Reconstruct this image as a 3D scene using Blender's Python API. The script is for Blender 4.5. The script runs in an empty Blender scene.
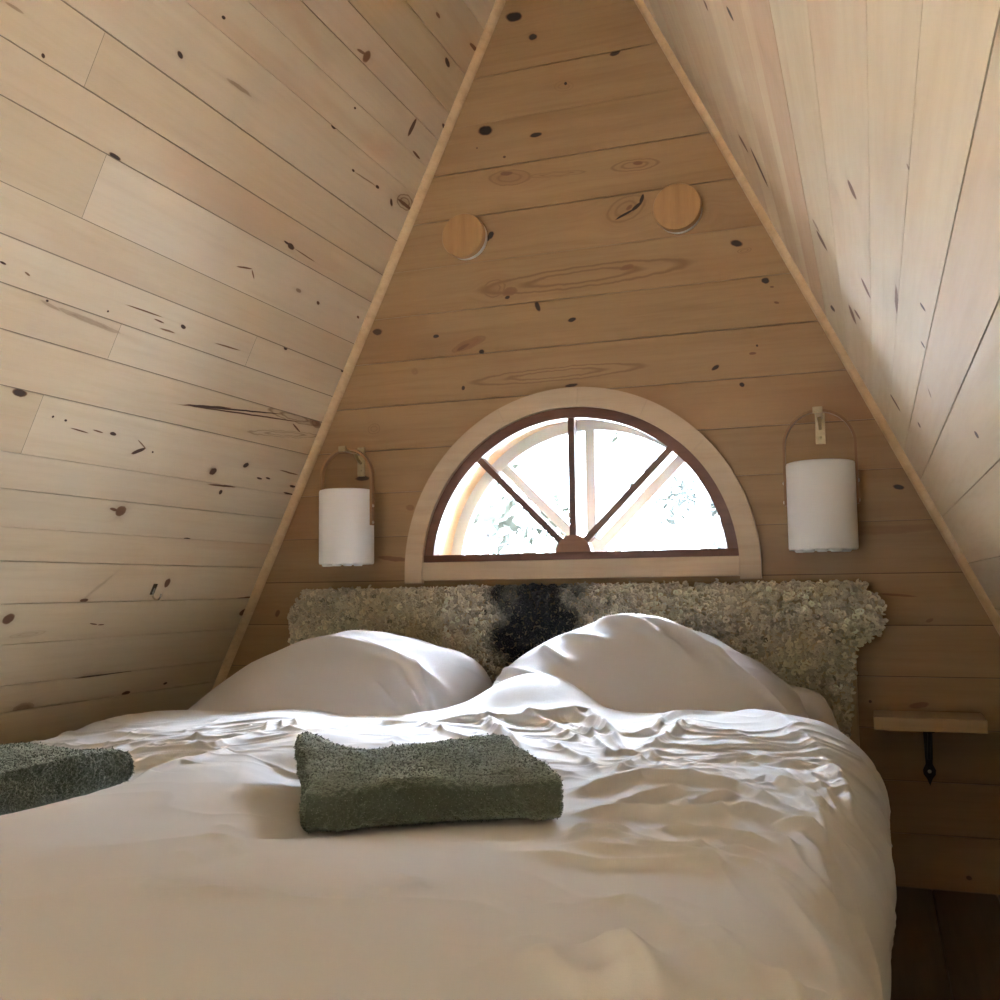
import bpy, math, random
import numpy as np
from mathutils import Matrix, Vector

scene = bpy.context.scene
COL = scene.collection
rng = np.random.default_rng(11)
random.seed(11)
PI = math.pi
WALL_Y = 2.6                       # inner face of the gable wall
AX, AZ, SL = -0.745, 2.74, 0.476   # ridge line and the slope of the two roof sides
Q = math.sqrt(1 + SL * SL)

# ------------------------------------------------------------------ helpers
def link(o, parent=None):
    COL.objects.link(o)
    if parent is not None:
        o.parent = parent
    return o

def mesh_obj(name, verts, faces, mat, parent=None, smooth=False, loc=None):
    me = bpy.data.meshes.new(name)
    me.from_pydata([tuple(v) for v in verts], [], faces)
    if smooth:
        me.polygons.foreach_set('use_smooth', [True] * len(me.polygons))
    me.update()
    if mat is not None:
        me.materials.append(mat)
    o = bpy.data.objects.new(name, me)
    if loc is not None:
        o.location = loc
    return link(o, parent)

def tag(o, label=None, cat=None, group=None, kind=None):
    if label: o['label'] = label
    if cat: o['category'] = cat
    if group: o['group'] = group
    if kind: o['kind'] = kind
    return o

def empty(name, loc=(0, 0, 0), rot=(0, 0, 0), label=None, cat=None, group=None, kind=None):
    o = bpy.data.objects.new(name, None)
    o.location = loc; o.rotation_euler = rot
    o.empty_display_size = .05
    link(o)
    return tag(o, label, cat, group, kind)

def copy_tree(o, parent=None):
    c = o.copy(); COL.objects.link(c)
    if parent is not None:
        c.parent = parent
    for ch in list(o.children):
        copy_tree(ch, c)
    return c

class MB:
    """collects shapes that make ONE mesh"""
    def __init__(s): s.v = []; s.f = []
    def add(s, V, F):
        n = len(s.v); s.v += [tuple(p) for p in V]; s.f += [tuple(i + n for i in f) for f in F]
    def box(s, x0, x1, y0, y1, z0, z1, bev=0.0, M=None):
        b = min(bev, (x1-x0)/2.01, (y1-y0)/2.01, (z1-z0)/2.01)
        if b <= 0:
            V = [(x, y, z) for x in (x0, x1) for y in (y0, y1) for z in (z0, z1)]
            F = [(0,1,3,2),(4,6,7,5),(0,4,5,1),(2,3,7,6),(0,2,6,4),(1,5,7,3)]
        else:
            import bmesh
            bm = bmesh.new()
            bmesh.ops.create_cube(bm, size=1)
            for v in bm.verts:
                v.co = Vector(((x0+x1)/2 + v.co.x*(x1-x0), (y0+y1)/2 + v.co.y*(y1-y0), (z0+z1)/2 + v.co.z*(z1-z0)))
            bmesh.ops.bevel(bm, geom=bm.edges[:], offset=b, segments=2, affect='EDGES', profile=.5)
            bm.verts.index_update()
            V = [tuple(v.co) for v in bm.verts]; F = [tuple(v.index for v in f.verts) for f in bm.faces]
            bm.free()
        if M is not None: V = [M @ Vector(p) for p in V]
        s.add(V, F)
    def tube(s, pts, rad, seg=10, cap=True):
        pts = [Vector(p) for p in pts]; n = len(pts)
        rads = rad if hasattr(rad, '__len__') else [rad]*n
        V, F = [], []; ref = None
        for i, p in enumerate(pts):
            t = (pts[min(i+1, n-1)] - pts[max(i-1, 0)]).normalized()
            if ref is None:
                ref = Vector((0,0,1)) if abs(t.z) < .9 else Vector((1,0,0))
            a = t.cross(ref).normalized(); b = t.cross(a).normalized(); ref = -b if b.dot(ref) < 0 else b
            for k in range(seg):
                w = 2*PI*k/seg
                V.append(p + a*math.cos(w)*rads[i] + b*math.sin(w)*rads[i])
        for i in range(n-1):
            for k in range(seg):
                k2 = (k+1) % seg
                F.append((i*seg+k, i*seg+k2, (i+1)*seg+k2, (i+1)*seg+k))
        if cap:
            F.append(tuple(range(seg))[::-1]); F.append(tuple((n-1)*seg+k for k in range(seg)))
        s.add(V, F)
    def lathe(s, prof, seg=48, M=None, close=False):
        V, F = [], []; n = len(prof)
        for r, z in prof:
            for k in range(seg):
                w = 2*PI*k/seg; V.append(Vector((r*math.cos(w), r*math.sin(w), z)))
        for i in range(n - (0 if close else 1)):
            j = (i+1) % n
            for k in range(seg):
                k2 = (k+1) % seg
                F.append((i*seg+k, i*seg+k2, j*seg+k2, j*seg+k))
        if not close:
            if prof[0][0] > 1e-6: F.append(tuple(range(seg))[::-1])
            if prof[-1][0] > 1e-6: F.append(tuple((n-1)*seg+k for k in range(seg)))
        if M is not None: V = [M @ p for p in V]
        s.add(V, F)
    def prism(s, poly, h0, h1, M=None):
        """poly in local xz, extruded along y from h0 to h1"""
        n = len(poly)
        V = [(x, h0, z) for x, z in poly] + [(x, h1, z) for x, z in poly]
        F = [tuple(range(n)), tuple(range(2*n-1, n-1, -1))] + [(i, i+n, (i+1) % n + n, (i+1) % n) for i in range(n)]
        if M is not None: V = [M @ Vector(p) for p in V]
        s.add(V, F)
    def build(s, name, mat, parent=None, smooth=False, auto=None):
        o = mesh_obj(name, s.v, s.f, mat, parent, smooth)
        if auto:
            me = o.data
            import bmesh
            bm = bmesh.new(); bm.from_mesh(me)
            bmesh.ops.recalc_face_normals(bm, faces=bm.faces[:])
            for f in bm.faces: f.smooth = True
            for e in bm.edges:
                if len(e.link_faces) == 2 and e.calc_face_angle(0) > auto: e.smooth = False
            bm.to_mesh(me); bm.free()
        return o

def value_noise(x, y, seed=0):
    """smooth 2D value noise in -1..1 on numpy arrays"""
    r = np.random.default_rng(seed); T = r.uniform(-1, 1, (256, 256))
    xi = np.floor(x).astype(int); yi = np.floor(y).astype(int)
    fx = x - xi; fy = y - yi
    fx = fx*fx*fx*(fx*(fx*6-15)+10); fy = fy*fy*fy*(fy*(fy*6-15)+10)
    a = T[xi % 256, yi % 256]; b = T[(xi+1) % 256, yi % 256]
    c = T[xi % 256, (yi+1) % 256]; d = T[(xi+1) % 256, (yi+1) % 256]
    return (a*(1-fx)+b*fx)*(1-fy) + (c*(1-fx)+d*fx)*fy

def fbm(x, y, seed=0, octv=3):
    s = 0; a = 1
    for k in range(octv):
        s = s + a*value_noise(x*2**k + 17*k, y*2**k + 9*k, seed+k); a *= .5
    return s

def sstep(a, b, x):
    t = np.clip((x-a)/(b-a), 0, 1); return t*t*(3-2*t)

# ------------------------------------------------------------------ materials
class NT:
    def __init__(s, m): s.t = m.node_tree if hasattr(m, 'node_tree') else m; s.n = s.t.nodes; s.l = s.t.links
    def node(s, typ, **kw):
        n = s.n.new(typ)
        for k, v in kw.items(): setattr(n, k, v)
        return n
    def put(s, sock, v):
        if hasattr(v, 'is_linked') or isinstance(v, bpy.types.NodeSocket): s.l.new(v, sock)
        else: sock.default_value = v
    def math(s, op, a, b=None, c=None, clamp=False):
        n = s.node('ShaderNodeMath', operation=op); n.use_clamp = clamp
        s.put(n.inputs[0], a)
        if b is not None: s.put(n.inputs[1], b)
        if c is not None: s.put(n.inputs[2], c)
        return n.outputs[0]
    def vmath(s, op, a, b=None):
        n = s.node('ShaderNodeVectorMath', operation=op); s.put(n.inputs[0], a)
        if b is not None: s.put(n.inputs[1], b)
        return n.outputs[0]
    def mix(s, f, a, b, blend='MIX'):
        n = s.node('ShaderNodeMix', data_type='RGBA', blend_type=blend); n.clamp_factor = True
        s.put(n.inputs[0], f); s.put(n.inputs[6], a); s.put(n.inputs[7], b)
        return n.outputs[2]
    def noise(s, vec, scale, detail=3, rough=.5, dist=0.0):
        n = s.node('ShaderNodeTexNoise'); s.put(n.inputs['Vector'], vec)
        n.inputs['Scale'].default_value = scale; n.inputs['Detail'].default_value = detail
        n.inputs['Roughness'].default_value = rough; n.inputs['Distortion'].default_value = dist
        return n.outputs['Fac'], n.outputs['Color']
    def ramp(s, f, stops):
        n = s.node('ShaderNodeValToRGB'); s.put(n.inputs[0], f); e = n.color_ramp.elements
        while len(e) < len(stops): e.new(.5)
        for el, (p, c) in zip(e, stops): el.position = p; el.color = c if len(c) == 4 else (*c, 1)
        return n.outputs[0]
    def maprange(s, v, a, b, c=0.0, d=1.0, smooth=True):
        n = s.node('ShaderNodeMapRange'); n.interpolation_type = 'SMOOTHSTEP' if smooth else 'LINEAR'
        s.put(n.inputs[0], v); n.inputs[1].default_value = a; n.inputs[2].default_value = b
        n.inputs[3].default_value = c; n.inputs[4].default_value = d
        return n.outputs[0]
    def bump(s, h, strength, dist):
        n = s.node('ShaderNodeBump'); s.put(n.inputs['Height'], h)
        n.inputs['Strength'].default_value = strength; n.inputs['Distance'].default_value = dist
        return n.outputs[0]

def new_mat(name):
    m = bpy.data.materials.new(name); m.use_nodes = True
    t = NT(m); b = t.n['Principled BSDF']
    return m, t, b

def c4(c): return (*c, 1.0)

def simple(name, col, rough=.5, metal=0.0, nscale=0, namp=.15, spec=.5):
    m, t, b = new_mat(name)
    b.inputs['Roughness'].default_value = rough; b.inputs['Metallic'].default_value = metal
    b.inputs['Specular IOR Level'].default_value = spec
    if nscale:
        tc = t.node('ShaderNodeTexCoord').outputs['Object']
        f, _ = t.noise(tc, nscale, 4, .6)
        t.l.new(t.mix(f, c4([x*(1-namp) for x in col]), c4([min(1, x*(1+namp)) for x in col])), b.inputs['Base Color'])
        t.l.new(t.bump(f, .15, .001), b.inputs['Normal'])
    else:
        b.inputs['Base Color'].default_value = c4(col)
    return m

def wood_panel_mat(name, base, dark, knots=6, rough=.46, knot_col=(.022, .012, .008), spec=.42):
    """planed softwood boards: grain along local X; knots come in through face attributes"""
    m, t, b = new_mat(name)
    obj = t.node('ShaderNodeTexCoord').outputs['Object']
    tone = t.node('ShaderNodeAttribute', attribute_name='tone')
    seed = tone.outputs['Alpha']
    sep = t.node('ShaderNodeSeparateXYZ'); t.l.new(obj, sep.inputs[0])
    px, py = sep.outputs[0], sep.outputs[1]
    wob, wobc = t.noise(obj, 22, 3, .6)
    wsep = t.node('ShaderNodeSeparateColor'); t.l.new(wobc, wsep.inputs[0])
    wx = t.math('SUBTRACT', wsep.outputs[0], .5); wy = t.math('SUBTRACT', wsep.outputs[1], .5)
    fine, finec = t.noise(obj, 140, 2, .6)
    core_t = ring_t = halo_t = warp_t = None
    for i in range(knots):
        a = t.node('ShaderNodeAttribute', attribute_name='K%d' % i)
        c = t.node('ShaderNodeAttribute', attribute_name='M%d' % i)
        as_ = t.node('ShaderNodeSeparateColor'); t.l.new(a.outputs['Color'], as_.inputs[0])
        cs = t.node('ShaderNodeSeparateColor'); t.l.new(c.outputs['Color'], cs.inputs[0])
        kx, ky, rx, ry = as_.outputs[0], as_.outputs[1], as_.outputs[2], a.outputs['Alpha']
        rot, core, ring, halo = cs.outputs[0], cs.outputs[1], cs.outputs[2], c.outputs['Alpha']
        amp = t.math('MINIMUM', t.math('MULTIPLY', ry, 1.4), .012)
        dx = t.math('MULTIPLY_ADD', wx, amp, t.math('SUBTRACT', px, kx))
        dy = t.math('MULTIPLY_ADD', wy, amp, t.math('SUBTRACT', py, ky))
        cr, sr = t.math('COSINE', rot), t.math('SINE', rot)
        lx = t.math('ADD', t.math('MULTIPLY', dx, cr), t.math('MULTIPLY', dy, sr))
        ly = t.math('SUBTRACT', t.math('MULTIPLY', dy, cr), t.math('MULTIPLY', dx, sr))
        ex, ey = t.math('DIVIDE', lx, rx), t.math('DIVIDE', ly, ry)
        d2 = t.math('ADD', t.math('MULTIPLY', ex, ex), t.math('MULTIPLY', ey, ey))
        d = t.math('SQRT', d2)
        cm = t.math('MULTIPLY', t.maprange(d, .75, 1.25, 1, 0), core)
        rr = t.math('MINIMUM', t.math('ABSOLUTE', t.math('SUBTRACT', d, 1.0)), t.math('ABSOLUTE', t.math('SUBTRACT', d, .55)))
        rm = t.math('MULTIPLY', t.math('MULTIPLY', t.maprange(rr, .0, .15, 1, 0), t.maprange(d, 1.0, 1.3, 1, 0)), ring)
        hm = t.math('MULTIPLY', t.math('POWER', 2.718, t.math('MULTIPLY', d2, -.42)), halo)
        wm = t.math('MULTIPLY', t.math('MULTIPLY', hm, ly), -2.0)
        core_t = cm if core_t is None else t.math('MAXIMUM', core_t, cm)
        ring_t = rm if ring_t is None else t.math('MAXIMUM', ring_t, rm)
        halo_t = hm if halo_t is None else t.math('ADD', halo_t, hm)
        warp_t = wm if warp_t is None else t.math('ADD', warp_t, wm)
    # grain coordinate: stretched along the board, shifted per board, bending round knots
    yy = t.math('ADD', py, warp_t)
    comb = t.node('ShaderNodeCombineXYZ')
    t.l.new(t.math('MULTIPLY_ADD', seed, 37.0, px), comb.inputs[0])
    t.l.new(t.math('MULTIPLY', yy, 16.0), comb.inputs[1])
    t.l.new(t.math('MULTIPLY', seed, 91.0), comb.inputs[2])
    g1, _ = t.noise(comb.outputs[0], 1.3, 5, .55, .35)
    g2, _ = t.noise(comb.outputs[0], 6.5, 4, .6, .2)
    comb2 = t.node('ShaderNodeCombineXYZ')
    t.l.new(t.math('MULTIPLY_ADD', seed, 13.0, px), comb2.inputs[0])
    t.l.new(t.math('MULTIPLY', yy, 4.0), comb2.inputs[1])
    t.l.new(t.math('MULTIPLY', seed, 57.0), comb2.inputs[2])
    g3, _ = t.noise(comb2.outputs[0], 1.4, 3, .5, .4)
    blot, _ = t.noise(obj, 3.2, 3, .5)
    grain = t.math('ADD', t.math('MULTIPLY', t.maprange(g1, .38, .7), .55), t.math('MULTIPLY', t.maprange(g2, .4, .75), .32))
    col = t.mix(grain, c4(base), c4(dark))
    # pinkish heartwood streaks
    col = t.mix(t.math('MULTIPLY', t.maprange(g3, .54, .70), .42), col, c4((dark[0]*1.0, dark[1]*.86, dark[2]*.84)))
    col = t.mix(t.math('MULTIPLY', t.maprange(blot, .42, .68), .22), col, c4((base[0]*.84, base[1]*.80, base[2]*.74)))
    col = t.mix(1.0, col, tone.outputs['Color'], 'MULTIPLY')
    halo_t = t.math('MULTIPLY', t.math('MINIMUM', halo_t, 1.0), t.math('MULTIPLY_ADD', g2, .8, .25))
    col = t.mix(t.math('MULTIPLY', halo_t, .80), col, c4((.30, .175, .085)))
    col = t.mix(t.math('MULTIPLY', ring_t, .95), col, c4((.19, .095, .04)))
    kn = t.math('MULTIPLY', core_t, t.math('MULTIPLY_ADD', fine, .3, .92))
    kcol = t.mix(t.maprange(core_t, .35, .95), c4((.22, .105, .05)), c4(knot_col))
    col = t.mix(t.maprange(kn, .02, .50), col, kcol)
    t.l.new(col, b.inputs['Base Color'])
    t.l.new(t.math('MULTIPLY_ADD', g2, .18, rough-.09), b.inputs['Roughness'])
    b.inputs['Specular IOR Level'].default_value = spec
    h = t.math('ADD', t.math('MULTIPLY', g2, .6), t.math('MULTIPLY', core_t, -.6))
    t.l.new(t.bump(h, .12, .002), b.inputs['Normal'])
    return m

def wood_mat(name, base, dark, axis=0, scale=1.0, rough=.45, contrast=1.0):
    """plain planed wood for small things, grain along one local axis"""
    m, t, b = new_mat(name)
    obj = t.node('ShaderNodeTexCoord').outputs['Object']
    mp = t.node('ShaderNodeMapping'); t.l.new(obj, mp.inputs[0])
    sc = [14.0*scale]*3; sc[axis] = 1.2*scale
    mp.inputs['Scale'].default_value = sc
    g1, _ = t.noise(mp.outputs[0], 1.6, 5, .6, .4)
    g2, _ = t.noise(mp.outputs[0], 7.0, 3, .6, .2)
    g = t.math('ADD', t.math('MULTIPLY', t.maprange(g1, .35, .72), .65*contrast), t.math('MULTIPLY', t.maprange(g2, .4, .75), .35*contrast))
    t.l.new(t.mix(g, c4(base), c4(dark)), b.inputs['Base Color'])
    b.inputs['Roughness'].default_value = rough
    t.l.new(t.bump(g2, .12, .0015), b.inputs['Normal'])
    return m

# ------------------------------------------------------------------ daylight
FILL_WIN = (-1.42, -.40, .10, .95)      # x0, x1, z0, z1 of the fill window added in the far gable, behind the camera
PORCH = .25                                # overhang of the roof in front
SKY_COL = (.82, .895, 1.11)
SKY = (.20, .60, 26.0, 850.0)              # sine of elevation from, to; radiance there
SUN, SUN_EL = 46.0, 50.0
EXPOSURE = -.40

# knots in the boards: centre along / across, half length, half width, turn, core, ring, halo
KNOTS_BACK = [
  (-0.8916,2.3076,0.023,0.0129,-0.241,0.95,0,0.5), (-0.8347,2.2376,0.012,0.0092,-0.203,0.95,0,0.5), (-0.6021,2.143,0.0142,0.0077,0.204,0.8,0.3,0.4), (-0.7429,2.0835,0.0044,0.0045,0.143,0.9,0,0.6),
  (-0.7474,2.0772,0.0262,0.0141,-0.185,0,0.25,0.3), (-0.98,1.9884,0.0199,0.0133,-0.169,0.95,0,0.7), (-0.8305,1.9514,0.0175,0.0064,-0.005,0.9,0,0.5), (-0.924,1.9034,0.0045,0.0031,-0.16,0.7,0,0.2),
  (-1.0062,1.943,0.0031,0.0026,-0.163,0.6,0,0.1), (-0.9089,1.8418,0.0596,0.0214,-0.129,0.2,0.6,0.8), (-0.9187,1.8556,0.0194,0.0063,-0.118,0.55,0,0.3), (-0.7726,1.8299,0.0773,0.0074,-0.054,0.12,0.5,0.2),
  (-0.5552,1.8217,0.0624,0.0152,-0.026,0.1,0.65,0.35), (-0.5465,1.8259,0.0135,0.0055,-0.057,0.5,0,0.3), (-0.5851,1.6907,0.027,0.0032,0.416,1,0,0.1), (-0.5534,1.7074,0.0182,0.0049,0.592,1,0,0.1),
  (-0.5388,1.7258,0.0136,0.0047,1.297,1,0,0.1), (-0.5822,1.7059,0.052,0.0313,0.319,0.05,0.5,0.9), (-0.5737,1.7076,0.01,0.0052,0.601,0.45,0.3,0.2), (-0.9686,1.6844,0.0113,0.0081,0.833,1,0,0.5),
  (-0.9792,1.6721,0.0101,0.0046,0.467,0.9,0,0.2), (-0.9108,1.6916,0.0442,0.0201,-0.006,0,0,0.45), (-0.7094,1.5342,0.2775,0.0277,0.015,0.05,0.75,0.2), (-0.9131,1.5159,0.0208,0.0115,0.16,0.35,0.4,0.5),
  (-0.9206,1.5005,0.0075,0.0046,0.175,0.85,0,0.3), (-0.9587,1.531,0.0314,0.0231,0.113,0.12,0.6,0.7), (-0.583,1.5449,0.0191,0.0069,0.093,0.35,0.3,0.3), (-0.834,1.4665,0.0143,0.0064,-1.173,0.85,0.6,0.3),
  (-0.737,1.4195,0.0115,0.0056,0.199,0.9,0,0.4), (-1.321,1.4446,0.015,0.0093,-0.247,0.75,0,0.6), (-1.1367,1.4119,0.0093,0.0052,-0.02,0.95,0,0.4), (-1.0367,1.3807,0.0504,0.0123,0.293,0.3,0.5,0.8),
  (-1.0546,1.3732,0.0227,0.0053,0.359,0.55,0,0.2), (-0.9993,1.3567,0.0075,0.0057,0.097,0.9,0,0.4), (-1.055,1.2584,0.0053,0.0059,-0.08,0.8,0,0.4), (-1.2024,1.3192,0.0094,0.0086,-0.086,0.2,0.2,0.3),
  (-0.787,1.2747,0.2326,0.0178,0.01,0.04,0.7,0.25), (-0.7418,1.2409,0.0182,0.0044,0.106,0.8,0,0.4), (-0.2979,1.5731,0.0156,0.0077,-0.297,0.85,0,0.5), (-0.2772,1.5521,0.0163,0.0063,0.033,0.05,0.6,0.2),
  (-0.2279,1.4679,0.0098,0.0074,-0.523,0.97,0,0.4), (-0.2126,1.4494,0.0049,0.002,-0.115,0.6,0,0.2), (-0.203,1.4084,0.0063,0.0028,-0.312,0.55,0,0.3), (-0.3593,1.256,0.0107,0.0053,0.564,0.85,0.4,0.4),
  (-0.2945,1.206,0.0071,0.0057,-0.546,0.95,0,0.4), (-0.2661,1.2838,0.0087,0.0036,0.056,0.5,0,0.3), (-0.2543,1.3032,0.0027,0.0031,0.397,0.8,0,0.2), (-0.3639,1.6602,0.0296,0.02,-0.705,0,0,0.6),
  (0.0626,0.9298,0.0125,0.0057,-0.239,0.92,0,0.7), (-0.0169,0.8281,0.1836,0.0108,0.028,0.25,0.2,0.5), (0.0503,0.6728,0.0397,0.0028,-0.083,0.4,0.2,0.3), (0.1168,0.6144,0.0085,0.0041,0.424,0.35,0.4,0.3),
  (0.0852,0.4161,0.0219,0.0068,0.132,0.45,0.2,0.9), (-1.3683,1.0206,0.0226,0.007,0.047,0.8,0.6,0.5), (-1.22,0.9291,0.0124,0.0085,-0.039,0.3,0.3,0.4), (-1.6495,0.635,0.0114,0.0066,1.114,0.6,0,0.4),
  (-1.2738,0.7875,0.0471,0.0068,-0.096,0.45,0.1,0.7), (-1.3328,1.1612,0.0193,0.0146,0.085,0.08,0.4,0.5), (0.0018,0.0947,0.0067,0.0047,-0.272,0.7,0,0.4), (0.1735,0.0318,0.0064,0.0046,-0.27,0.7,0,0.4),
  (-0.021,0.4226,0.0035,0.0036,-0.317,0.7,0,0.3), (-0.5016,1.3851,0.0238,0.0107,0.066,0,0,0.2), (-1.0611,1.6583,0.0305,0.0146,0.014,0,0,0.2),
]
KNOTS_LEFT = [
  (1.3042,1.7846,0.004,0.003,-2.692,0.8,0,0.3), (1.0242,1.931,0.0083,0.0046,-2.894,0.9,0,0.3), (0.9542,2.0458,0.0056,0.0032,3.065,0.95,0,0.3), (0.8404,1.9513,0.0425,0.0043,3.107,0.25,0.1,0.5),
  (1.0822,1.695,0.0141,0.005,-3.09,0.9,0,0.4), (1.3846,1.8257,0.0193,0.0026,3.116,0.25,0,0.3), (0.4738,2.207,0.0123,0.0146,-2.423,0.45,0.5,0.4), (0.4993,2.2068,0.0208,0.0036,2.998,0.4,0,0.3),
  (0.4397,2.0913,0.0046,0.0026,2.969,0.8,0,0.2), (0.4904,2.0195,0.0108,0.0045,3.115,0.95,0,0.3), (0.1709,2.1605,0.0252,0.0077,1.682,0.7,0,0.2), (0.0965,2.1114,0.0247,0.0034,-3.079,0.55,0,0.2),
  (0.1302,2.3674,0.0178,0.0067,-2.944,0.85,0,0.4), (0.0316,2.4605,0.0295,0.0056,3.102,0.5,0,0.5), (0.0142,2.2301,0.0181,0.006,-3.042,0.8,0,0.5), (0.2587,2.433,0.0138,0.0046,-3.09,0.4,0,0.3),
  (0.3472,1.9642,0.0067,0.0029,-3.139,0.8,0,0.2), (0.2809,1.9668,0.0567,0.0018,3.091,0.3,0,0.3), (0.2163,1.9706,0.0089,0.0036,-3.129,0.85,0,0.3), (0.1238,1.96,0.0122,0.0049,-2.58,0.75,0,0.5),
  (0.0581,1.9859,0.0427,0.0182,3.052,0.12,0.8,0.8), (0.0529,1.9802,0.0457,0.0046,3.134,0.55,0,0.2), (0.0113,2.0036,0.0098,0.0085,1.707,0.95,0,0.1), (0.4692,1.7149,0.0151,0.0059,-3.033,0.8,0.6,0.4),
  (0.4893,1.7174,0.014,0.0025,-3.102,0.8,0,0.2), (0.4008,1.7129,0.0496,0.0015,-3.109,0.4,0,0.2), (0.6038,1.6167,0.0276,0.0021,2.949,0.5,0,0.2), (0.5656,1.6113,0.013,0.0022,-2.425,0.4,0,0.2),
  (0.3709,1.6266,0.0125,0.0046,-3.1,0.3,0,0.4), (0.2679,1.6214,0.0077,0.0039,-2.951,0.6,0,0.3), (0.0568,1.6362,0.0071,0.0033,-2.969,0.5,0,0.2), (0.3284,1.4773,0.009,0.0044,-2.898,0.9,0,0.3),
  (0.0234,1.4775,0.0092,0.0035,-3.098,0.8,0,0.3), (0.5519,1.4282,0.0496,0.0019,3.104,0.4,0,0.2), (1.2309,1.4306,0.007,0.002,-3.047,0.8,0,0.3), (1.1082,1.3918,0.0032,0.0021,-3.101,0.9,0,0.3),
  (0.9543,1.4122,0.0028,0.0021,3.069,0.8,0,0.2), (0.8043,1.4297,0.0161,0.0017,-3.109,0.6,0,0.2), (0.7254,1.4356,0.0089,0.0039,-2.984,0.85,0,0.3), (0.8562,1.4389,0.0551,0.0015,3.122,0.55,0,0.2),
  (0.7688,1.4162,0.0254,0.002,3.126,0.4,0,0.3), (0.9891,1.3807,0.0834,0.005,-3.089,0.2,0.3,0.4), (1.0978,1.3853,0.0274,0.0029,-3,0.2,0,0.3), (1.173,1.4272,0.0071,0.0019,-2.872,0.4,0,0.3),
  (1.089,1.2062,0.0174,0.0071,-3.121,0.85,0,0.3), (0.4291,1.2847,0.1941,0.002,3.033,0.95,0,0.1), (0.3755,1.2816,0.2473,0.002,3.069,0.7,0,0.1), (0.5373,1.2746,0.0855,0.0031,3.013,0.8,0,0.2),
  (0.1617,1.3085,0.1254,0.0126,-3.139,0.1,0.7,0.5), (0.0506,1.309,0.034,0.0098,-3.025,0.3,0.6,0.5), (0.1336,1.2805,0.0259,0.0024,-2.812,0.6,0,0.2), (0.1724,1.2562,0.1623,0.0088,3.03,0.03,0.5,0.3),
  (0.808,1.1609,0.0096,0.0038,-3.105,0.8,0,0.3), (0.9884,1.1726,0.0027,0.0025,-3.107,0.9,0,0.2), (0.9524,1.1704,0.0036,0.0023,-3.058,0.9,0,0.2), (0.9055,1.1549,0.0255,0.0015,-3.07,0.6,0,0.2),
  (0.8539,1.1605,0.0157,0.0017,-3.07,0.5,0,0.2), (0.7103,1.1339,0.0193,0.0045,2.685,0.8,0,0.3), (0.6632,1.1376,0.0032,0.0021,-2.873,0.9,0,0.2), (0.7074,1.1503,0.0203,0.0016,-2.701,0.4,0,0.2),
  (0.4167,1.1144,0.0123,0.0088,2.918,0.7,0,0.3), (0.2932,1.1478,0.0105,0.0066,2.955,0.85,0,0.3), (0.3536,1.0644,0.0067,0.0064,2.836,0.85,0,0.4), (0.3579,1.0818,0.0556,0.0025,3.107,0.6,0,0.3),
  (0.21,1.1188,0.0128,0.0025,-3.072,0.75,0,0.2), (0.1709,1.123,0.0108,0.0025,-3.036,0.8,0,0.2), (0.0354,1.1119,0.0143,0.0032,-3.073,0.85,0,0.2), (0.0342,1.0874,0.0313,0.0032,-3.079,0.75,0,0.2),
  (0.0807,1.1503,0.0496,0.0023,-3.096,0.4,0,0.2), (0.689,0.9862,0.0157,0.0124,3.109,0.5,1,0.9), (0.7138,0.9875,0.014,0.0035,-3.037,0.5,0,0.5), (0.4136,0.9282,0.0123,0.0025,-3.13,0.95,0,0.2),
  (0.4204,0.8027,0.0116,0.0094,1.787,0.6,0.5,0.4), (0.6937,0.7583,0.0126,0.0047,3.107,0.6,0,0.5), (0.6633,0.7924,0.0413,0.0036,2.386,0.1,0.2,0.4), (0.8962,0.7186,0.0142,0.0121,2.746,0.55,0.6,0.5),
  (0.6305,0.6948,0.0127,0.0017,-2.998,0.6,0,0.2), (0.6037,0.6918,0.0101,0.0017,3.117,0.5,0,0.2), (0.0181,0.7091,0.0225,0.0105,2.877,0.6,0,0.5), (0.4067,0.4875,0.0153,0.0052,-3.125,0.75,0,0.4),
  (0.2568,0.5006,0.0074,0.0039,3.139,0.8,0,0.3), (0.7491,0.488,0.0281,0.0122,-3.129,0.25,0.3,0.7), (0.5021,0.5515,0.1134,0.0021,3.122,0.75,0,0.2), (0.056,0.7535,0.0578,0.0041,3.073,0.5,0,0.3),
  (0.8243,0.6772,0.0483,0.0065,3.066,0.08,0.2,0.4),
]
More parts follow.
